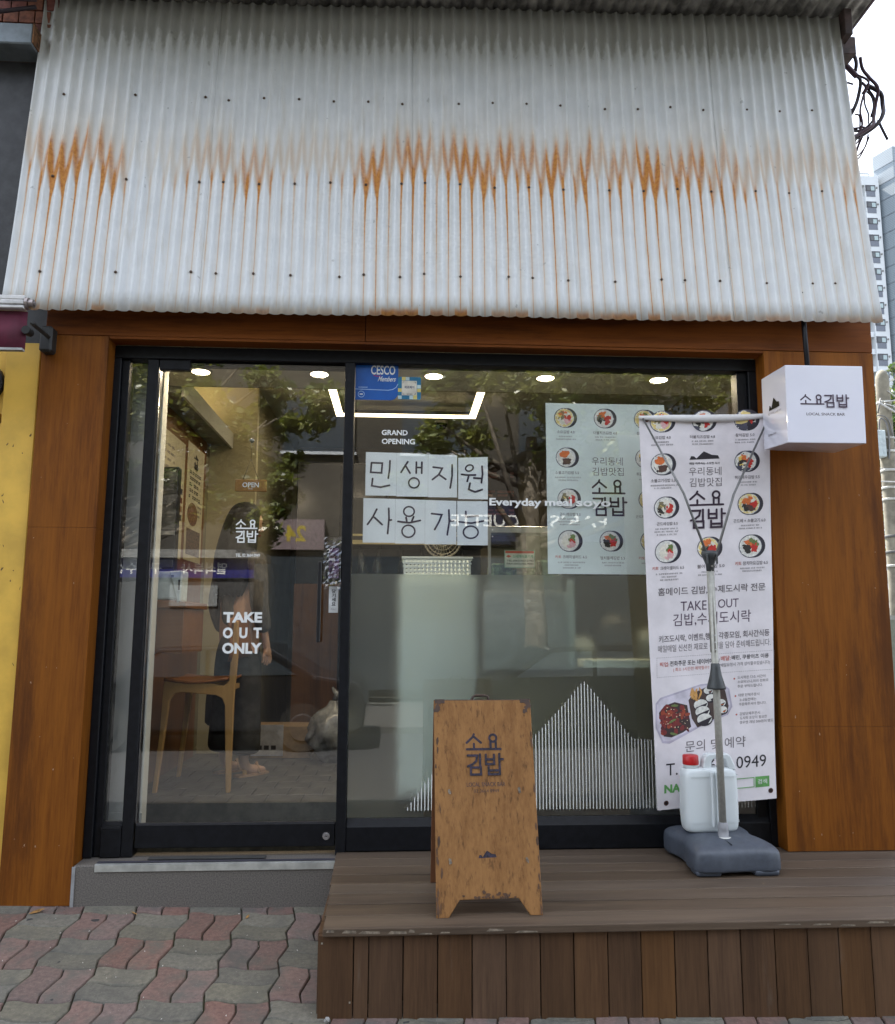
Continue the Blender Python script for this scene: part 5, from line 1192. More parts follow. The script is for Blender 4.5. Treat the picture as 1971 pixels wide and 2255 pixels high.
for i in range(13):
    for j in range(7):
        y = .89+.58*i/12; z = 1.00+.25*j/6; V.append((-.985+.05*math.sin(math.pi*i/12)+.01*math.sin(j), y, z+.02*math.sin(math.pi*i/12)))
F = [(i*7+j, (i+1)*7+j, (i+1)*7+j+1, i*7+j+1) for i in range(12) for j in range(6)]
o = pydata('backrest', V, F, CB_, ch, smooth_=True); md = o.modifiers.new('t', 'SOLIDIFY'); md.thickness = .014
boxes('cross_rail', [(-1.30, -1.27, .941, 1.419, .84, .87), (-1.04, -1.01, .941, 1.419, .82, .85)], CW, ch, .003)

# ------------------------------------------------------------------ the customer
def skin(name, joints, edges, mat, parent=None, root=0, sub=2, kind=None):
    me = bpy.data.meshes.new(name); me.from_pydata([j[:3] for j in joints], edges, []); me.update()
    o = bpy.data.objects.new(name, me); COL.objects.link(o)
    o.modifiers.new('skin', 'SKIN'); sv = me.skin_vertices[0].data
    for i, j in enumerate(joints):
        r = j[3]; sv[i].radius = (r, r) if not isinstance(r, tuple) else r; sv[i].use_root = (i == root)
    s = o.modifiers.new('sub', 'SUBSURF'); s.levels = sub; s.render_levels = sub
    dg = bpy.context.evaluated_depsgraph_get(); m2 = bpy.data.meshes.new_from_object(o.evaluated_get(dg))
    bpy.data.objects.remove(o); m2.polygons.foreach_set('use_smooth', [True]*len(m2.polygons))
    m2.materials.clear()
    return link(name, m2, mat, parent)
SK = plain('skin_tone', (.48, .30, .21), .5, var=.06)
fw = Vector((.66, .75, 0)).normalized(); lf = Vector((-fw.y, fw.x, 0)); PC = Vector((-1.055, 1.50, .26))
def J(f, l, z, r): p = PC+fw*f+lf*l; return (p.x, p.y, PC.z+z, r)
jt = [J(0, 0, .93, .12), J(0, 0, 1.08, .105), J(.0, 0, 1.27, .12), J(-.01, 0, 1.42, .06), J(.01, 0, 1.50, .05), J(.035, 0, 1.585, .085), J(.06, 0, 1.66, .095), J(.05, 0, 1.715, .07)]
ed = [(0, 1), (1, 2), (2, 3), (3, 4), (4, 5), (5, 6), (6, 7)]
def limb(start, lst):
    a = start
    for j in lst: jt.append(j); ed.append((a, len(jt)-1)); a = len(jt)-1
    return a
for s in (1, -1):
    k = limb(0, [J(0, s*.09, .86, .085), J(.01, s*.095, .49, .055), J(-.01, s*.10, .10, .034), J(.02, s*.10, .045, .036), J(.11, s*.105, .032, .030), J(.165, s*.105, .025, .018)])
    k = limb(2, [J(0, s*.17, 1.36, .05), J(-.02, s*.21, 1.08, .038), J(.05, s*.205, .87, .026), J(.065, s*.20, .825, .020)])
    palm = limb(k, [J(.072, s*.198, .785, .022)])
    for fi, (df, ln) in enumerate(((.030, .062), (.011, .072), (-.009, .067), (-.027, .052))):
        limb(palm, [J(.074+df, s*.198, .758, .0088), J(.078+df, s*.193, .758-ln*.55, .0082), J(.074+df, s*.183, .758-ln*.9, .0072)])
    limb(k, [J(.100, s*.188, .800, .0105), J(.118, s*.180, .768, .009)])
per = thing('person', 'long haired woman in a grey knit cardigan and dark wide trousers standing inside the shop', 'person', tuple(PC))
body = skin('body', jt, ed, SK, per)
# face: nose and lips, ears under the hair
fc = PC+fw*.155+Vector((0, 0, 1.60))
prism_n = [tube_geo([PC+fw*.135+Vector((0, 0, 1.645)), PC+fw*.150+Vector((0, 0, 1.615)), PC+fw*.160+Vector((0, 0, 1.595)), PC+fw*.140+Vector((0, 0, 1.585))], [.007, .010, .013, .010], 8)]
V, F = join_geo(prism_n); pydata('nose', V, F, SK, per, smooth_=True)
for s in (1, -1):
    c = PC+fw*.134+lf*s*.033+Vector((0, 0, 1.640)); V, F = tube_geo([c-lf*.013, c, c+lf*.013], [.003, .006, .003], 6); pydata('eye', V, F, plain('eye_dark', (.03, .02, .02), .3), per, smooth_=True)
V, F = tube_geo([PC+fw*.135-lf*.02+Vector((0, 0, 1.555)), PC+fw*.145+Vector((0, 0, 1.557)), PC+fw*.135+lf*.02+Vector((0, 0, 1.555))], [.003, .006, .003], 6); pydata('mouth', V, F, plain('lip', (.35, .12, .11), .4), per, smooth_=True)
jt, ed = [J(0, 0, .90, .135), J(0, 0, 1.08, .125), J(0, 0, 1.28, .145), J(-.005, 0, 1.42, .085)], [(0, 1), (1, 2), (2, 3)]
for s in (1, -1): limb(2, [J(-.005, s*.17, 1.37, .072), J(-.025, s*.225, 1.08, .062), J(.04, s*.21, .90, .052)])
m_, nt, b = newmat('grey_knit'); f = noise(nt, 60, 4, .6, (1, 1, .3)); nt.links.new(mix(nt, smooth(nt, f, .3, .7), (.05, .045, .038), (.10, .088, .072)), b.inputs['Base Color']); b.inputs['Roughness'].default_value = .95; bump(nt, b, f, .6, .006)
skin('cardigan', jt, ed, m_, per)
jt, ed = [J(0, 0, .94, .135), J(.0, 0, .84, .14)], [(0, 1)]
for s in (1, -1): limb(1, [J(0, s*.085, .72, .105), J(.0, s*.10, .45, .10), J(-.01, s*.11, .20, .105), J(-.01, s*.11, .13, .105)])
skin('trousers', jt, ed, plain('dark_trousers', (.028, .027, .026), .9, var=.3, scale=12), per)
HR = plain('black_hair', (.006, .005, .006), .75, var=.5, scale=40)
V, F = [], []; n = 40
HP = [(1.775, .012, .012, .02), (1.770, .045, .05, .02), (1.745, .080, .088, .015), (1.70, .100, .112, .01), (1.64, .112, .122, -.01), (1.56, .120, .125, -.03), (1.48, .140, .130, -.045), (1.40, .160, .125, -.06), (1.30, .165, .105, -.075), (1.20, .145, .085, -.085), (1.14, .11, .05, -.09)]
q = random.Random(8); st_ = [q.uniform(-1, 1) for _ in range(n)]
for i, (z, rl, rf, cf) in enumerate(HP):
    for k in range(n):
        a = 2*math.pi*k/n; m1 = 1+.05*st_[k]*min(i, 6)/6; open_ = .55 if (math.cos(a) > .86 and i > 4) else 1.0
        p = PC+fw*(cf+rf*math.cos(a)*m1*open_)+lf*(rl*math.sin(a)*m1)+Vector((0, 0, z+.012*st_[(k*3) % n]*(i > 8))); V.append(p)
F = [(i*n+k, i*n+(k+1) % n, (i+1)*n+(k+1) % n, (i+1)*n+k) for i in range(len(HP)-1) for k in range(n)]+[tuple(range(n))[::-1]]
o = pydata('hair', V, F, HR, per, smooth_=True); md = o.modifiers.new('s', 'SUBSURF'); md.levels = 1; md.render_levels = 1
for s in (1, -1):
    p0 = PC+lf*s*.102
    prism_p = [p0+fw*a+lf*b for a, b in ((-.06, -.03), (.02, -.036), (.12, -.042), (.18, -.03), (.185, .02), (.12, .042), (.02, .036), (-.06, .03))]
    V = [(p.x, p.y, .262) for p in prism_p]+[(p.x, p.y, .276) for p in prism_p]; F = [tuple(range(8))[::-1], tuple(range(8, 16))]+[(i, (i+1) % 8, 8+(i+1) % 8, 8+i) for i in range(8)]
    sd = pydata('sandal', V, F, plain('tan_leather', (.34, .21, .12), .6), per)
    V, F = tube_geo([p0+fw*.09-lf*.042+Vector((0, 0, .02)), p0+fw*.10+Vector((0, 0, .075)), p0+fw*.09+lf*.042+Vector((0, 0, .02))], .011, 6); pydata('strap', V, F, plain('tan_leather', (.34, .21, .12), .6), sd, smooth_=True)
tb_ = thing('tote_bag', 'soft black tote bag hanging from the hand of the woman', 'bag', tuple(PC+fw*.07+lf*.20+Vector((0, 0, .30))))
c = PC+fw*.07+lf*.20+Vector((0, 0, -.36))
V, F = [], []; n = 20
for i, (z, w, d) in enumerate(((.66, .13, .035), (.68, .15, .05), (.80, .15, .05), (.92, .145, .035), (.96, .14, .012))):
    for k in range(n):
        a = 2*math.pi*k/n; ca, sa = math.cos(a), math.sin(a); p = c+fw*(w*math.copysign(abs(ca)**.5, ca))+lf*(d*math.copysign(abs(sa)**.6, sa)); V.append((p.x, p.y, PC.z+z-.36))
F = [(i*n+k, i*n+(k+1) % n, (i+1)*n+(k+1) % n, (i+1)*n+k) for i in range(4) for k in range(n)]+[tuple(range(n))[::-1], tuple(range(4*n, 5*n))]
pydata('bag_body', V, F, plain('black_canvas', (.012, .012, .013), .8, var=.3), tb_, smooth_=True)
tubes('handle', [(catmull([c+fw*-.08+Vector((0, 0, .95)), c+fw*-.04-lf*.035+Vector((0, 0, 1.09)), c+fw*.0-lf*.035+Vector((0, 0, 1.125)), c+fw*.04-lf*.035+Vector((0, 0, 1.09)), c+fw*.08+Vector((0, 0, .95))]), .007)], plain('black_canvas', (.012, .012, .013), .8), tb_)

# back of the shop, door side
cb = thing('cardboard_box', 'brown cardboard box with a white printed sheet on its front on the shop floor', 'box', (-.9, 2.3, .26))
box('carton', -1.075, -.64, 2.15, 2.41, .262, .49, plain('cardboard', (.26, .17, .085), .85, var=.12), cb, .004)
sh_ = box('white_sheet', -1.065, -.835, 2.141, 2.147, .282, .50, plain('sheet_white', (.36, .36, .38), .8), cb)
pr = Print(plane_map(2.1405)); [pr.rect(-1.02+k*.05, -.985+k*.05, .325, .355, INKB, 1) for k in range(3)]; pr.make('print', sh_)
bg_ = thing('plastic_bag', 'tied grey plastic bag full of rubbish beside the cardboard box', 'bag', (-.45, 2.0, .26))
V, F = [], []; n = 26; q = random.Random(4)
for i in range(12):
    t = i/11; r = .17*(math.sin(math.pi*(t*.82+.12))**.7)*(1 if t < .85 else .6); z = .262+.42*t
    for k in range(n): a = 2*math.pi*k/n; rr_ = r*(1+.10*math.sin(a*5+i*.8)+.07*math.sin(a*9-i)+.04*q.uniform(-1, 1)); V.append((-.46+rr_*math.cos(a)*1.05, 2.02+rr_*math.sin(a), z))
F = [(i*n+k, i*n+(k+1) % n, (i+1)*n+(k+1) % n, (i+1)*n+k) for i in range(11) for k in range(n)]+[tuple(range(n))[::-1], tuple(range(11*n, 12*n))]
pydata('bag_film', V, F, plain('grey_bag', (.22, .23, .24), .25, var=.2), bg_, smooth_=True)
pydata('knot', *tube_geo([(-.46, 2.02, .68), (-.44, 2.0, .73), (-.48, 2.03, .77)], [.02, .025, .01], 8), plain('grey_bag', (.22, .23, .24), .25), bg_, smooth_=True)
dc = thing('dark_cabinet', 'tall black refrigerator cabinet at the back of the shop', 'refrigerator', (-.55, 3.1, .26))
box('cabinet_body', -.90, -.12, 3.0, 3.6, .262, 2.62, plain('cabinet_black', (.014, .014, .015), .3, var=.3), dc, .01)
box('cabinet_door', -.89, -.52, 2.975, 2.999, .36, 2.60, plain('cabinet_black2', (.018, .018, .02), .2), dc, .004); box('cabinet_door', -.51, -.13, 2.975, 2.999, .36, 2.60, plain('cabinet_black2', (.018, .018, .02), .2), dc, .004)
boxes('door_handle', [(-.55, -.535, 2.955, 2.974, 1.2, 1.7), (-.495, -.48, 2.955, 2.974, 1.2, 1.7)], trim, dc)
bp_ = tag(box('brown_door', -.86, -.50, 2.70, 2.74, .262, 1.55, wood('old_brown_door', (.12, .055, .02), (.045, .02, .010), 'Z', .5, 8, contrast=(.4, .6))), 'mottled brown half height board leaning before the black refrigerator', 'board')
mb = thing('menu_board', 'dark brown menu board on the back wall seen between the papers and the poster', 'menu board', (.92, 4.5, 2.4))
box('board', .86, 1.24, 4.56, 4.595, 2.05, 2.95, plain('board_brown', (.035, .015, .012), .4), mb)
pr = Print(plane_map(4.559))
for k in range(4): greek(pr, lambda a, b: (a/100, b/100), 90, 120, 285-k*20, 278-k*20, plain('board_text', (.30, .12, .10), .6), 70+k)
pr.make('board_print', mb)

# behind the window: white cooler, basket, fan, showcase, counter, shelf
wc = thing('white_cooler', 'white upright cooler close behind the frosted film', 'cooler', (.21, .95, .26))
WHT = plain('cooler_white', (.74, .80, .77), .4, var=.03)
box('cooler_body', -.004, .442, .730, 1.20, .262, 1.490, WHT, wc, .01, 2); box('cooler_door', .0, .438, .700, .7295, .30, 1.478, WHT, wc, .006, 2)
bk = thing('white_basket', 'white plastic basket with rows of slots standing behind the window', 'basket', (.21, .83, 1.4905))
WB = plain('basket_white', (.62, .68, .66), .45, var=.03)
lst = []
for y in (.725, .935):
    for k in range(5): z = 1.4935+k*.0234; lst.append((.025-.018*(z-1.4925)/.114, .400+.017*(z-1.4925)/.114, y-.002, y+.002, z, z+.0095))
    for k in range(17): x = .024+k*.0235; lst.append((x-.006, x+.006, y-.0025, y+.0025, 1.494, 1.598))
lst += [(.006, .418, .714, .723, 1.597, 1.608), (.006, .418, .937, .946, 1.597, 1.608), (.006, .015, .7235, .9365, 1.597, 1.608), (.409, .418, .7235, .9365, 1.597, 1.608), (.020, .025, .728, .932, 1.494, 1.5965), (.400, .405, .728, .932, 1.494, 1.5965), (.025, .400, .728, .932, 1.4905, 1.4935)]
boxes('basket_lattice', lst, WB, bk, 0)
fn = thing('desk_fan', 'desk fan with round wire guard half hidden behind the white basket', 'fan', (.258, 1.1, 1.49))
FNM = plain('fan_guard', (.30, .28, .22), .4, .3); fcx, fcz = .258, 1.745
gl_ = []
for r in (.118, .112, .095, .07, .045): gl_.append(([(fcx+r*math.cos(a*math.pi/14), 1.04-.02*(1-r/.118), fcz+r*math.sin(a*math.pi/14)) for a in range(29)], .0022))
for k in range(30): a = k*math.pi/15; gl_.append(([(fcx+.02*math.cos(a), 1.02, fcz+.02*math.sin(a)), (fcx+.116*math.cos(a), 1.04, fcz+.116*math.sin(a))], .0013))
tubes('wire_guard', gl_, FNM, fn, 5)
for k in range(3):
    a = k*2.094+.4; pr = Print(lambda x_, y_, L: (fcx+x_, 1.06+.02*math.sin(math.atan2(y_, x_)*3), fcz+y_)); pr.disc(.05*math.cos(a), .05*math.sin(a), .042, plain('blade', (.05, .05, .045), .4), 1, 12, ry=.028, rot=a+.6); o = pr.make('blade', fn); md = o.modifiers.new('t', 'SOLIDIFY'); md.thickness = .003
lathe('motor', [(.03, 1.491), (.05, 1.493), (.05, 1.51), (.012, 1.52), (.012, 1.68)], fcx, 1.11, FNM, fn); box('motor_housing', fcx-.035, fcx+.035, 1.07, 1.16, fcz-.035, fcz+.035, plain('blade', (.05, .05, .045), .4), fn, .012, 2)
sc_ = thing('glass_showcase', 'refrigerated glass showcase with steel edges and a green sticker behind the window', 'showcase', (.66, .6, 1.40))
STL = plain('brushed_steel', (.38, .39, .37), .35, .75, var=.08)
boxes('steel_edge', [(.484, .895, .50, .515, 1.725, 1.755), (.484, .895, .50, .90, 1.755, 1.762), (.484, .500, .50, .515, 1.46, 1.725), (.88, .895, .50, .515, 1.46, 1.725), (.484, .895, .50, .515, 1.445, 1.46)], STL, sc_, .002)
boxes('rivet', [(.505, .512, .497, .4999, 1.737, 1.744), (.505, .512, .497, .4999, 1.70, 1.707)], WV, sc_)
box('front_glass', .5005, .8795, .504, .508, 1.461, 1.724, glass('showcase_glass', (.88, .95, .92), .09), sc_); box('showcase_base', .484, .895, .50, .90, 1.40, 1.444, STL, sc_)
boxes('food_tray', [(.51, .63, .56, .80, 1.4445, 1.56), (.64, .76, .56, .80, 1.4445, 1.53), (.77, .875, .56, .80, 1.4445, 1.58)], plain('tray_green', (.16, .20, .12), .4, var=.6, scale=20), sc_, .01)
skr = box('shop_sticker', .575, .745, .5025, .5035, 1.530, 1.628, plain('sticker_paper', (.46, .52, .44), .5), sc_)
pr = Print(plane_map(.5022)); pr.frame(.576, .744, 1.531, 1.627, .002, plain('green_ink', (.05, .26, .16), .5), 1); pr.rect(.58, .74, 1.611, 1.624, plain('red_ink', (.45, .08, .05), .5), 1); pr.text('신세계식품기계', .622, .735, 1.585, 1.603, plain('green_ink', (.05, .26, .16), .5), .02); pr.text('TEL:(063)353-2782', .588, .738, 1.562, 1.575, INKB, .02); pr.text('FAX:(063)356-9085', .588, .738, 1.545, 1.558, INKB, .02)
pr.poly([(.583, 1.594), (.598, 1.586), (.614, 1.594), (.598, 1.602)], plain('red_ink', (.45, .08, .05), .5)); pr.make('sticker_print', skr)
cn = thing('service_counter', 'steel topped kitchen counter with wooden front behind the frosted film', 'counter', (1.2, .8, .26))
box('steel_panel', .450, .93, .42, .46, .98, 1.395, plain('panel_grey', (.30, .30, .275), .6), cn, .003); box('counter_front', .43, 2.30, .47, .50, .262, .985, plain('counter_beige', (.185, .155, .10), .7, var=.06, scale=2), cn); box('counter_top', .94, 2.30, .47, 1.1, .985, 1.0, STL, cn)
box('steel_post', .905, .94, .40, .419, .98, 1.46, plain('post_pale', (.45, .50, .46), .4), cn)
sf = thing('white_shelf', 'white ledge board standing close behind the frosted film at right', 'shelf', (1.4, .25, 1.0))
box('ledge', .93, 1.74, .165, .30, 1.003, 1.040, plain('shelf_white', (.62, .62, .52), .5), sf, .002); box('ledge_front', .932, 1.738, .162, .1645, 1.002, 1.028, plain('shelf_white2', (.66, .66, .56), .5), sf)
boxes('shelf_bracket', [(1.0, 1.02, .17, .42, .985, 1.0025), (1.65, 1.67, .17, .42, .985, 1.0025)], STL, sf)
for nm, lab, cat, x0_, x1_, z1_, col in (('white_jar', 'blurred white tub on the counter behind the film', 'tub', .95, 1.10, 1.13, (.55, .58, .52)), ('brown_pot', 'blurred tall brown pot on the counter behind the film', 'pot', 1.13, 1.30, 1.26, (.10, .075, .04)), ('steel_can', 'blurred grey canister on the counter beside the brown pot', 'canister', 1.34, 1.50, 1.18, (.33, .33, .28))):
    t = thing(nm, lab, cat, ((x0_+x1_)/2, .6, 1.001)); cx_ = (x0_+x1_)/2; r_ = (x1_-x0_)/2
    lathe('vessel', [(r_*.8, 1.0005), (r_*.92, 1.01), (r_, z1_-.05), (r_*.9, z1_-.02), (r_*.7, z1_)], cx_, .62, plain(nm+'_mat', col, .4), t); lathe('lid', [(r_*.72, z1_+.0005), (r_*.72, z1_+.012), (r_*.2, z1_+.02)], cx_, .62, plain(nm+'_lid', tuple(c*.8 for c in col), .5), t)
ks = thing('kitchen_shelf', 'dark kitchen shelf with hanging plastic bags deep behind the paper sheets', 'shelf', (-.1, 2.0, 1.0))
boxes('shelf_board', [(-.40, .62, 1.95, 2.3, 1.80, 1.83), (-.40, .62, 1.95, 2.3, .262, .95)], plain('shelf_dark', (.03, .03, .028), .5), ks); boxes('shelf_edge', [(-.40, .62, 1.94, 1.949, 1.80, 1.83), (-.40, .62, 1.94, 1.949, 1.86, 1.875)], plain('shelf_edge', (.38, .34, .18), .5), ks)
boxes('shelf_back', [(-.40, .62, 2.31, 2.33, .95, 2.2)], plain('shelf_black', (.015, .015, .016), .5), ks)
q = random.Random(2); prt = []
for k in range(6):
    x = -.3+k*.15; prt.append(tube_geo([(x, 1.98, 1.79), (x+q.uniform(-.02, .02), 1.97, 1.68), (x+q.uniform(-.03, .03), 1.97, 1.52)], [.008, .03, .05], 8))
V, F = join_geo(prt); pydata('hanging_bag', V, F, glass('bag_clear', (.75, .78, .78), .08), ks, smooth_=True)

# ================================================================== RIGHT BACKGROUND
def foliage(name, blobs, n, size, mats, parent, seed):
    q = random.Random(seed); V, F, I = [], [], []
    cl = []
    for (cx, cy, cz, r) in blobs:
        for k in range(max(6, int(26*r*r/4))):
            d = Vector((q.gauss(0, 1), q.gauss(0, 1), q.gauss(0, 1))).normalized()*r*(.35+.65*q.random()**.45)
            cl.append((Vector((cx, cy, cz))+Vector((d.x, d.y, d.z*.8)), q.uniform(.25, .55)*r*.55, q.random()))
    for k in range(n):
        c, s, t = cl[q.randrange(len(cl))]
        p = c+Vector((q.gauss(0, s*.55), q.gauss(0, s*.55), q.gauss(0, s*.42)))
        a = Vector((q.gauss(0, 1), q.gauss(0, 1), q.gauss(0, .55))).normalized(); b = a.cross(Vector((q.gauss(0, 1), q.gauss(0, 1), q.gauss(0, 1)))).normalized()
        L = size*q.uniform(.6, 1.25); w = L*.42; i = len(V)
        V += [p-a*L*.5, p+b*w*.5+a*L*.02, p+a*L*.5, p-b*w*.5+a*L*.02]; F.append((i, i+1, i+2, i+3)); I.append(min(len(mats)-1, int((t*.6+q.random()*.4)*len(mats))))
    return pydata(name, V, F, mats, parent, mi=I)
def leafm(nm, c):
    if nm in MATS: return MATS[nm]
    m = bpy.data.materials.new(nm); m.use_nodes = True; nt = m.node_tree; nt.nodes.clear()
    d = nt.nodes.new('ShaderNodeBsdfDiffuse'); t = nt.nodes.new('ShaderNodeBsdfTranslucent'); g = nt.nodes.new('ShaderNodeBsdfGlossy'); g.inputs['Roughness'].default_value = .4
    d.inputs['Color'].default_value = (*c, 1); t.inputs['Color'].default_value = (c[0]*1.5, c[1]*1.5, c[2]*.8, 1)
    x = nt.nodes.new('ShaderNodeMixShader'); x.inputs[0].default_value = .35; y = nt.nodes.new('ShaderNodeMixShader'); y.inputs[0].default_value = .06; o = nt.nodes.new('ShaderNodeOutputMaterial')
    nt.links.new(d.outputs[0], x.inputs[1]); nt.links.new(t.outputs[0], x.inputs[2]); nt.links.new(x.outputs[0], y.inputs[1]); nt.links.new(g.outputs[0], y.inputs[2]); nt.links.new(y.outputs[0], o.inputs['Surface'])
    MATS[nm] = m; return m
LV = [leafm('leaf_dark', (.020, .042, .012)), leafm('leaf_mid', (.045, .085, .020)), leafm('leaf_light', (.085, .125, .035))]
LV2 = [leafm('leaf_deep', (.016, .036, .014)), leafm('leaf_mid2', (.04, .075, .025)), leafm('leaf_pale', (.10, .12, .05))]
LV3 = [leafm('plane_leaf_dark', (.04, .07, .015)), leafm('plane_leaf', (.12, .15, .028)), leafm('plane_leaf_light', (.19, .20, .05))]
BARK = plain('bark', (.13, .11, .085), .9, var=.35, scale=8, bmp=.5)
def tree(label, x, y, z0, h, r, blobs, n, size, mats, seed, group=None):
    t = thing('tree', label, 'tree', (x, y, z0), group); q = random.Random(seed)
    tube('trunk', [(x, y, z0-.1), (x+.05, y, z0+h*.3), (x-.05, y+.05, z0+h*.65), (x, y, z0+h)], [r*1.25, r, r*.85, r*.5], BARK, t, 12)
    lst = []
    for cx, cy, cz, rr in blobs:
        for k in range(2):
            a = Vector((x, y, z0+h*q.uniform(.55, .95))); b_ = Vector((cx+q.uniform(-.5, .5)*rr, cy+q.uniform(-.5, .5)*rr, cz+q.uniform(-.2, .5)*rr)); md = (a+b_)/2+Vector((0, 0, -.12*rr)); lst.append(([a, md, b_], [r*.4, r*.25, r*.08]))
    tubes('limb', lst, BARK, t, 6)
    foliage('crown', blobs, n, size, mats, t, seed)
    return t
tree('bushy green tree with pale leaf tips rising behind the concrete utility pole', 19.0, 25, -.2, 6.5, .22, [(17.6, 25, 8.4, 1.7), (18.6, 25, 8.2, 2.4), (20.4, 25, 9.2, 2.2), (19.0, 24.5, 6.0, 2.2), (21.0, 25, 6.3, 2.6), (19.6, 25, 10.3, 1.4)], 15000, .26, LV2, 21)
tree('darker low tree to the right of the utility pole base', 17.6, 21, -.2, 2.2, .14, [(17.7, 21, 3.0, 1.5), (18.5, 21, 4.3, 1.6), (18.6, 21, 1.8, 1.5), (18.1, 21, 5.4, 1.1)], 9000, .20, LV, 22)
up = thing('utility_pole', 'grey concrete utility pole with straps and a pale box at the right edge', 'utility pole', (12.47, 16, -.16))
CONC = plain('pole_concrete', (.17, .155, .118), .9, var=.2, scale=3)
ux, uy = 12.52, 16
lathe('pole_shaft', [(.225, -.3), (.20, 2.5), (.175, 6.0), (.165, 7.55), (.155, 7.75), (.11, 7.87), (.04, 7.91)], ux, uy, CONC, up, 20)
WS2 = plain('strap_white', (.32, .32, .29), .5); q = random.Random(3)
for z in (7.0, 6.05, 5.7, 5.2, 4.75, 4.45, 3.5, 3.1, 2.75):
    r = .165+.012*(7.5-z); lathe('strap', [(r+.006, z), (r+.010, z+.01), (r+.010, z+.05), (r+.006, z+.06)], ux, uy, WS2 if z not in (3.5, 3.1) else plain('strap_dark', (.06, .06, .06), .6), up, 16)
bxx = box('meter_box', ux-.42, ux-.16, uy-.25, uy+.05, 5.55, 6.25, plain('box_pale', (.30, .35, .36), .5), up, .02)
tubes('conduit', [(catmull([(ux-.30, uy-.2, 6.2), (ux-.26, uy-.2, 6.55), (ux-.10, uy-.2, 6.45), (ux-.06, uy-.21, 6.0), (ux-.10, uy-.21, 5.5)]), .022), (catmull([(ux-.38, uy-.2, 6.2), (ux-.34, uy-.2, 6.62), (ux-.05, uy-.2, 6.55), (ux+.05, uy-.21, 6.1)]), .015), ([(ux-.2, uy-.2, 7.1), (ux-.3, uy-.2, 6.7)], .02), (catmull([(ux+.1, uy-.2, 6.9), (ux+.22, uy-.19, 6.5), (ux+.2, uy-.2, 6.0)]), .014)], plain('conduit_grey', (.10, .10, .10), .6), up)
box('side_strip', ux+.205, ux+.245, uy-.02, uy+.06, -.2, 5.6, plain('strip_dark', (.03, .03, .03), .6), up)
CW_ = plain('cable_pale', (.36, .36, .35), .5)
wr_ = thing('overhead_wires', 'pale overhead service wires running from the utility pole to the right', 'wires', (14, 16, 7.0))
for pts, r in (([(ux-.25, uy-.2, 6.98), (13.4, 15.6, 6.25), (15.5, 15, 5.2)], .024), ([(ux-.1, uy-.2, 7.0), (13.6, 16, 7.35), (16, 16, 8.6)], .018), ([(ux-.1, uy-.2, 6.95), (13.5, 15.9, 6.85), (16, 15.5, 7.2)], .018), ([(ux, uy-.2, 7.3), (13.6, 16.1, 6.9), (16, 16.1, 6.7)], .013), ([(ux+.1, uy-.2, 5.0), (14.5, 16.1, 5.1)], .010), ([(ux-.6, uy-.3, 4.9), (ux+.4, uy-.3, 4.88)], .018), ([(ux-.6, uy-.3, 5.25), (ux+.3, uy-.25, 5.2)], .012)):
    tube('wire', catmull(pts, 6), r, CW_, wr_, 6)
lb = thing('low_building', 'small white rendered house behind the utility pole', 'house', (14, 33, -.2))
box('wall', 12.2, 19.8, 33, 39, -.3, 5.2, plain('white_render', (.34, .35, .34), .85, var=.05), lb); box('roof_edge', 12.0, 20.0, 32.8, 39.2, 5.2, 5.45, plain('roof_grey', (.3, .3, .3), .8), lb)
for x in (13.0, 15.5): w_ = box('window', x, x+1.2, 32.93, 32.99, 1.5, 2.9, plain('dark_glass', (.04, .05, .06), .1), lb); box('window_frame', x-.06, x+1.26, 32.90, 32.925, 1.42, 1.5, WS2, w_)
gw = thing('garden_wall', 'low grey block wall along the alley beside the shop', 'wall', (9, 12, -.2)); box('wall_body', 7.9, 8.1, 9.0, 40, -.3, 1.35, plain('block_grey', (.12, .13, .10), .9, var=.1), gw); box('coping', 7.85, 8.15, 9.0, 40, 1.351, 1.42, plain('coping_pale', (.2, .2, .18), .8), gw)
# apartment tower
tw = thing('apartment_tower', 'tall white apartment tower with small dark windows far behind', 'apartment tower', (76, 130, -.2))
WT = plain('tower_white', (.50, .53, .56), .8, var=.03, scale=.3); BG_ = plain('tower_beige', (.28, .28, .27), .8, var=.04, scale=.3); GW = plain('tower_grey', (.13, .145, .18), .7)
box('tower_wall', 60, 80.2, 126.2, 140, -1, 78.9, BG_, tw); box('tower_pier', 80.2, 82.75, 125.0, 140, -1, 79.6, WT, tw); box('parapet', 60, 82.72, 125.02, 126.19, 78.0, 79.7, WT, tw)
boxes('roof_rail', [(66, 82, 126.5, 126.6, 81.0, 81.1)]+[(66+2*k, 66.05+2*k, 126.5, 126.6, 78.9, 81.0) for k in range(9)], GW, tw)
DG = plain('dark_glass', (.04, .05, .06), .1)
for k in range(26):
    z = 76.9-k*3.06
    if z < 1: break
    box('floor_band', 60, 80.19, 125.3, 126.19, z-1.95, z-1.05, WT, tw)
    w_ = box('window', 80.30, 82.08, 124.93, 124.99, z-.05, z+1.1, plain('tower_frame', (.035, .035, .045), .5), tw)
    box('pane', 80.52, 81.15, 124.90, 124.925, z+.06, z+.84, DG, w_); box('pane', 81.22, 81.88, 124.88, 124.925, z+.06, z+.84, plain('pane_pale', (.28, .36, .38), .15), w_)
    box('grey_panel', 80.40, 82.0, 124.95, 124.99, z-1.05, z-.06, GW, tw)
    box('vent', 82.22, 82.42, 124.80, 124.99, z+.5, z+.75, plain('vent_grey', (.2, .2, .2), .5), tw)
gt = thing('grey_tower_block', 'blue grey louvred tower block standing right beside the white apartment tower', 'tower', (95, 126, -.2))
m_, nt, b = newmat('louvre_grey'); t_ = nt.nodes.new('ShaderNodeTexCoord'); sp_ = nt.nodes.new('ShaderNodeSeparateXYZ'); nt.links.new(t_.outputs['Object'], sp_.inputs[0])
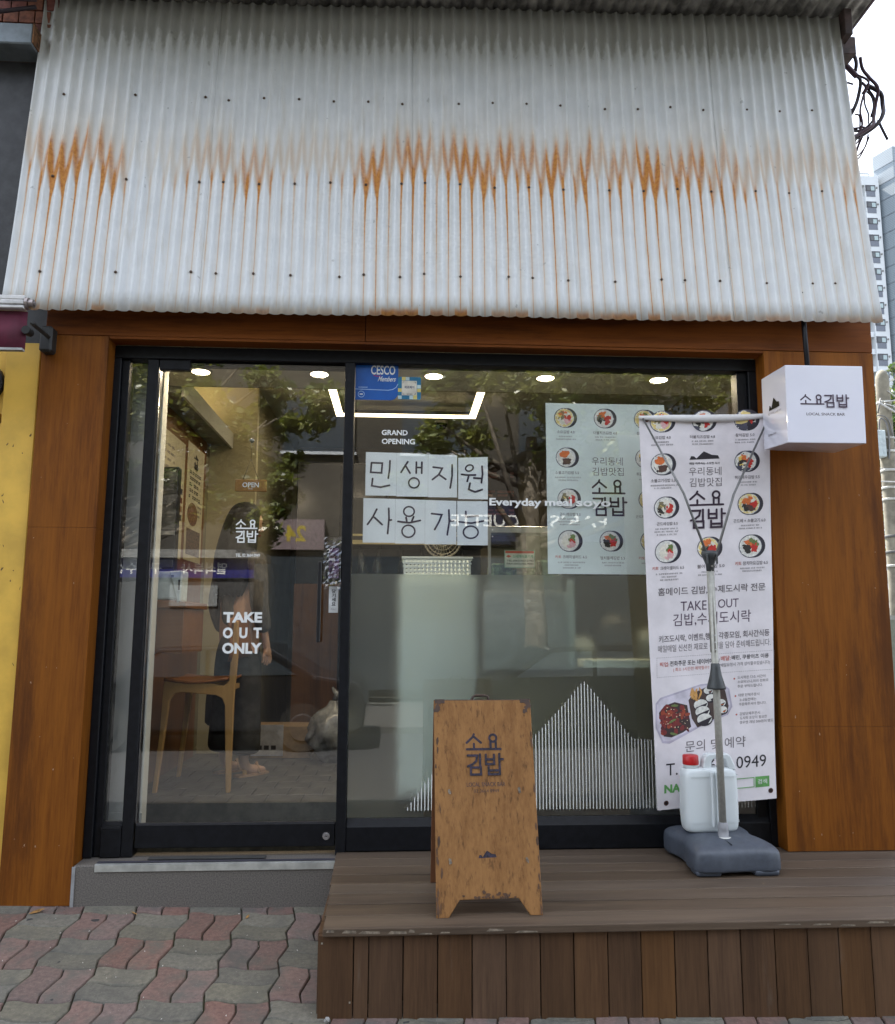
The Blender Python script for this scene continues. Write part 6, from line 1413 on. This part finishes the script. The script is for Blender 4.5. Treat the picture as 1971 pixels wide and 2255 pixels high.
fr_ = mth(nt, 'FRACT', mth(nt, 'MULTIPLY', sp_.outputs['Z'], 3.27)); nt.links.new(mix(nt, smooth(nt, fr_, .55, .85), (.20, .24, .275), (.135, .165, .195)), b.inputs['Base Color']); b.inputs['Roughness'].default_value = .6
prism('louvre_wall', [(82.95, 126.5), (84.3, 122.9), (110, 122.9), (110, 140), (82.95, 140)], -1, 84.2, m_, gt, plane='XY')
for k in range(27):
    prism('storey_joint', [(82.90, 126.4), (84.25, 122.84), (110, 122.84), (110, 122.9), (84.3, 122.9), (82.95, 126.5)], 81.4-k*3.06, 81.52-k*3.06, plain('joint_grey', (.17, .20, .24), .6), gt, plane='XY')

# ================================================================== ACROSS THE STREET (mirrored in the shop glass)
tree('street tree with pale trunk across the street, mirrored right of the papers', 2.36, -10.2, -.36, 5.0, .20, [(3.6, -10.2, 4.6, 1.5), (5.2, -10.4, 4.5, 1.5), (2.0, -10.0, 5.2, 1.4), (3.6, -10.4, 6.4, 2.0), (6.6, -10.2, 5.3, 1.5), (1.0, -10.3, 4.9, 1.0), (.6, -10.2, 3.9, .8), (4.4, -10.0, 3.5, .9), (5.8, -10.2, 3.6, 1.0), (4.6, -10.2, 5.6, 1.4)], 34000, .17, LV3, 31, 'street trees across the road')
tree('street tree across the street, mirrored in the upper part of the glass door', -5.4, -10.2, -.36, 4.6, .19, [(-3.6, -10.2, 4.3, 1.3), (-4.9, -10.3, 4.9, 1.5), (-2.6, -10.2, 4.4, 1.0), (-5.2, -10.2, 6.2, 1.9), (-3.1, -10.1, 3.4, .8), (-6.8, -10.2, 4.8, 1.4), (-1.9, -10.2, 3.7, .6), (-4.2, -10.2, 3.6, .9), (-3.4, -10.1, 5.4, 1.2), (-2.2, -10.2, 5.2, 1.1), (-2.6, -10.1, 3.2, .7)], 34000, .17, LV3, 32, 'street trees across the road')
kk = thing('repair_kiosk', 'small street repair kiosk with blue lettered sign across the road', 'kiosk', (-3.6, -10, -.36))
box('kiosk_body', -5.0, -2.5, -10.9, -9.9, -.36, 2.02, plain('kiosk_grey', (.05, .05, .05), .6), kk); box('kiosk_roof', -5.1, -2.4, -11.0, -9.75, 2.36, 2.5, plain('kiosk_roof', (.22, .22, .21), .6), kk)
sgn = box('sign_band', -5.0, -2.5, -9.9, -9.86, 2.03, 2.35, plain('sign_navy', (.02, .02, .16), .4), kk)
pr = Print(lambda a, b_, L: (-a, -9.859+.0005*L, b_)); pr.text('열쇠복사', 2.95, 3.72, 2.09, 2.29, WV, .02); pr.text('구두수선', 4.05, 4.85, 2.09, 2.29, WV, .02); pr.make('lettering', sgn)
box('kiosk_window', -3.9, -3.1, -9.89, -9.87, 1.55, 1.9, plain('kiosk_pane', (.25, .265, .27), .2), kk)
ob_ = thing('bakery_building', 'beige building across the street with bakery and convenience store signs', 'building', (0, -17, -.36))
box('facade', -14, 14, -19, -16.2, -.5, 10.5, plain('facade_beige', (.045, .04, .032), .85, var=.08, scale=1), ob_)
for x in range(-12, 13, 3):
    for z in (5.6, 8.2): w_ = box('window', x, x+1.8, -16.19, -16.12, z, z+1.4, DG, ob_); box('sill', x-.05, x+1.85, -16.19, -16.08, z-.08, z-.005, WT, w_)
sg1 = box('shop_sign', .9, 6.2, -16.19, -16.0, 3.35, 4.35, plain('sign_dark', (.015, .02, .045), .35), ob_)
pr = Print(lambda a, b_, L: (-a, -15.999+.001*L, b_)); pr.text('PARIS', -5.2, -3.75, 3.72, 4.02, WV, .01); pr.text('BAGUETTE', -3.55, -1.25, 3.72, 4.02, WV, .01); pr.make('lettering', sg1)
sg2 = box('shop_sign', -3.6, -1.9, -16.19, -16.0, 3.1, 3.85, plain('sign_pink', (.20, .155, .165), .5), ob_)
pr = Print(lambda a, b_, L: (-a, -15.999+.001*L, b_)); pr.text('24', 2.35, 2.85, 3.3, 3.7, plain('sign_yellow', (.40, .31, .03), .5), .03); pr.make('lettering', sg2)
box('shopfront_glass', -5.0, 6.1, -16.19, -16.1, -.3, 2.95, DG, ob_)
def car(cx, label, col):
    t = thing('parked_car', label, 'car', (cx, -8.0, -.46), 'cars parked across the road')
    prof = [(-2.1, -.20), (-2.15, .10), (-2.05, .38), (-1.25, .50), (-.65, .93), (.75, .97), (1.45, .55), (2.05, .45), (2.15, .12), (2.1, -.20)]
    prism('car_body', [(cx+a, b) for a, b in prof], -8.85, -7.15, plain('car_paint_'+str(int(cx*10+99)), col, .15, .2, var=.03), t, .05, seg=2)
    for yy in (-7.145, -8.86):
        prism('side_window', [(cx-1.10, .52), (cx-.60, .86), (cx-.02, .885), (cx-.02, .54)], yy, yy+.006, DG, t); prism('side_window', [(cx+.04, .54), (cx+.04, .885), (cx+.70, .88), (cx+1.2, .56)], yy, yy+.006, DG, t)
    for xx in (-1.32, 1.30):
        for yy in (-7.25, -8.75):
            bm = bmesh.new(); c = bmesh.ops.create_cone(bm, cap_ends=True, segments=20, radius1=.32, radius2=.32, depth=.22)
            for v in c['verts']: v.co = Vector((cx+xx+v.co.x, yy+v.co.z, -.14+v.co.y))
            w_ = frombm('wheel', bm, plain('tyre', (.012, .012, .012), .8), t)
            bm = bmesh.new(); c = bmesh.ops.create_cone(bm, cap_ends=True, segments=16, radius1=.19, radius2=.17, depth=.03)
            for v in c['verts']: v.co = Vector((cx+xx+v.co.x, yy+(.12 if yy > -8 else -.12)+v.co.z, -.14+v.co.y))
            frombm('rim', bm, plain('rim_steel', (.03, .03, .032), .5), w_)
    for yy in (-7.4, -8.6): box('headlight', cx-2.14, cx-2.08, yy-.14, yy+.14, .16, .28, plain('lamp_clear', (.3, .3, .3), .1), t)
car(-2.6, 'dark grey car parked across the road, mirrored low in the glass door', (.018, .019, .022))
car(2.7, 'black car parked across the road, mirrored low in the shop window', (.010, .010, .011))
# ================================================================== LITTER ON THE PAVEMENT
lfm = plain('dry_leaf', (.32, .17, .05), .8, var=.3, scale=40)
def leaf(x, y, s, rot, lab):
    V = []; c, s_ = math.cos(rot), math.sin(rot)
    for a, b_, z in ((-1, 0, .002), (-.4, .34, .006), (.2, .40, .010), (1, .05, .012), (.3, -.30, .005), (-.5, -.25, .003), (0, .03, .003)):
        V.append((x+s*(a*c-b_*s_), y+s*(a*s_+b_*c), gz(x, y)+z+.002))
    tag(pydata('dry_leaf', V, [(0, 1, 6), (1, 2, 6), (2, 3, 6), (3, 4, 6), (4, 5, 6), (5, 0, 6)], lfm, smooth_=True), lab, 'leaf', 'dry leaves on the pavers')
leaf(-1.59, -.075, .034, .6, 'larger orange brown dry leaf curled at the foot of the left wooden pillar')
leaf(-1.165, -.085, .020, 2.6, 'small brown dry leaf on the pavers just below the granite step')
leaf(-.66, -.12, .014, 1.0, 'tiny brown leaf scrap on the pavers near the deck corner')
q = random.Random(15); prt = []
for k in range(46):
    x, y = q.uniform(-1.75, -.3), q.uniform(-1.1, -.06); s = q.uniform(.002, .0055)
    V = [(x+s*q.uniform(-1, 1), y+s*q.uniform(-1, 1), gz(x, y)+.001) for _ in range(3)]+[(x, y, gz(x, y)+s*1.2)]; prt.append((V, [(0, 1, 3), (1, 2, 3), (2, 0, 3)]))
V, F = join_geo(prt); o = pydata('grit', V, F, plain('grit_white', (.62, .60, .55), .8)); o['kind'] = 'stuff'; o['label'] = 'white grit scattered over the pavers'
st_n = pydata('pebble', *tube_geo([(-.245, -.905, gz(-.245, -.905)+.002), (-.238, -.908, gz(-.245, -.905)+.010), (-.232, -.905, gz(-.245, -.905)+.014)], [.007, .010, .004], 7), plain('pebble_grey', (.35, .34, .32), .8)); tag(st_n, 'single grey pebble at the foot of the left deck corner', 'pebble')
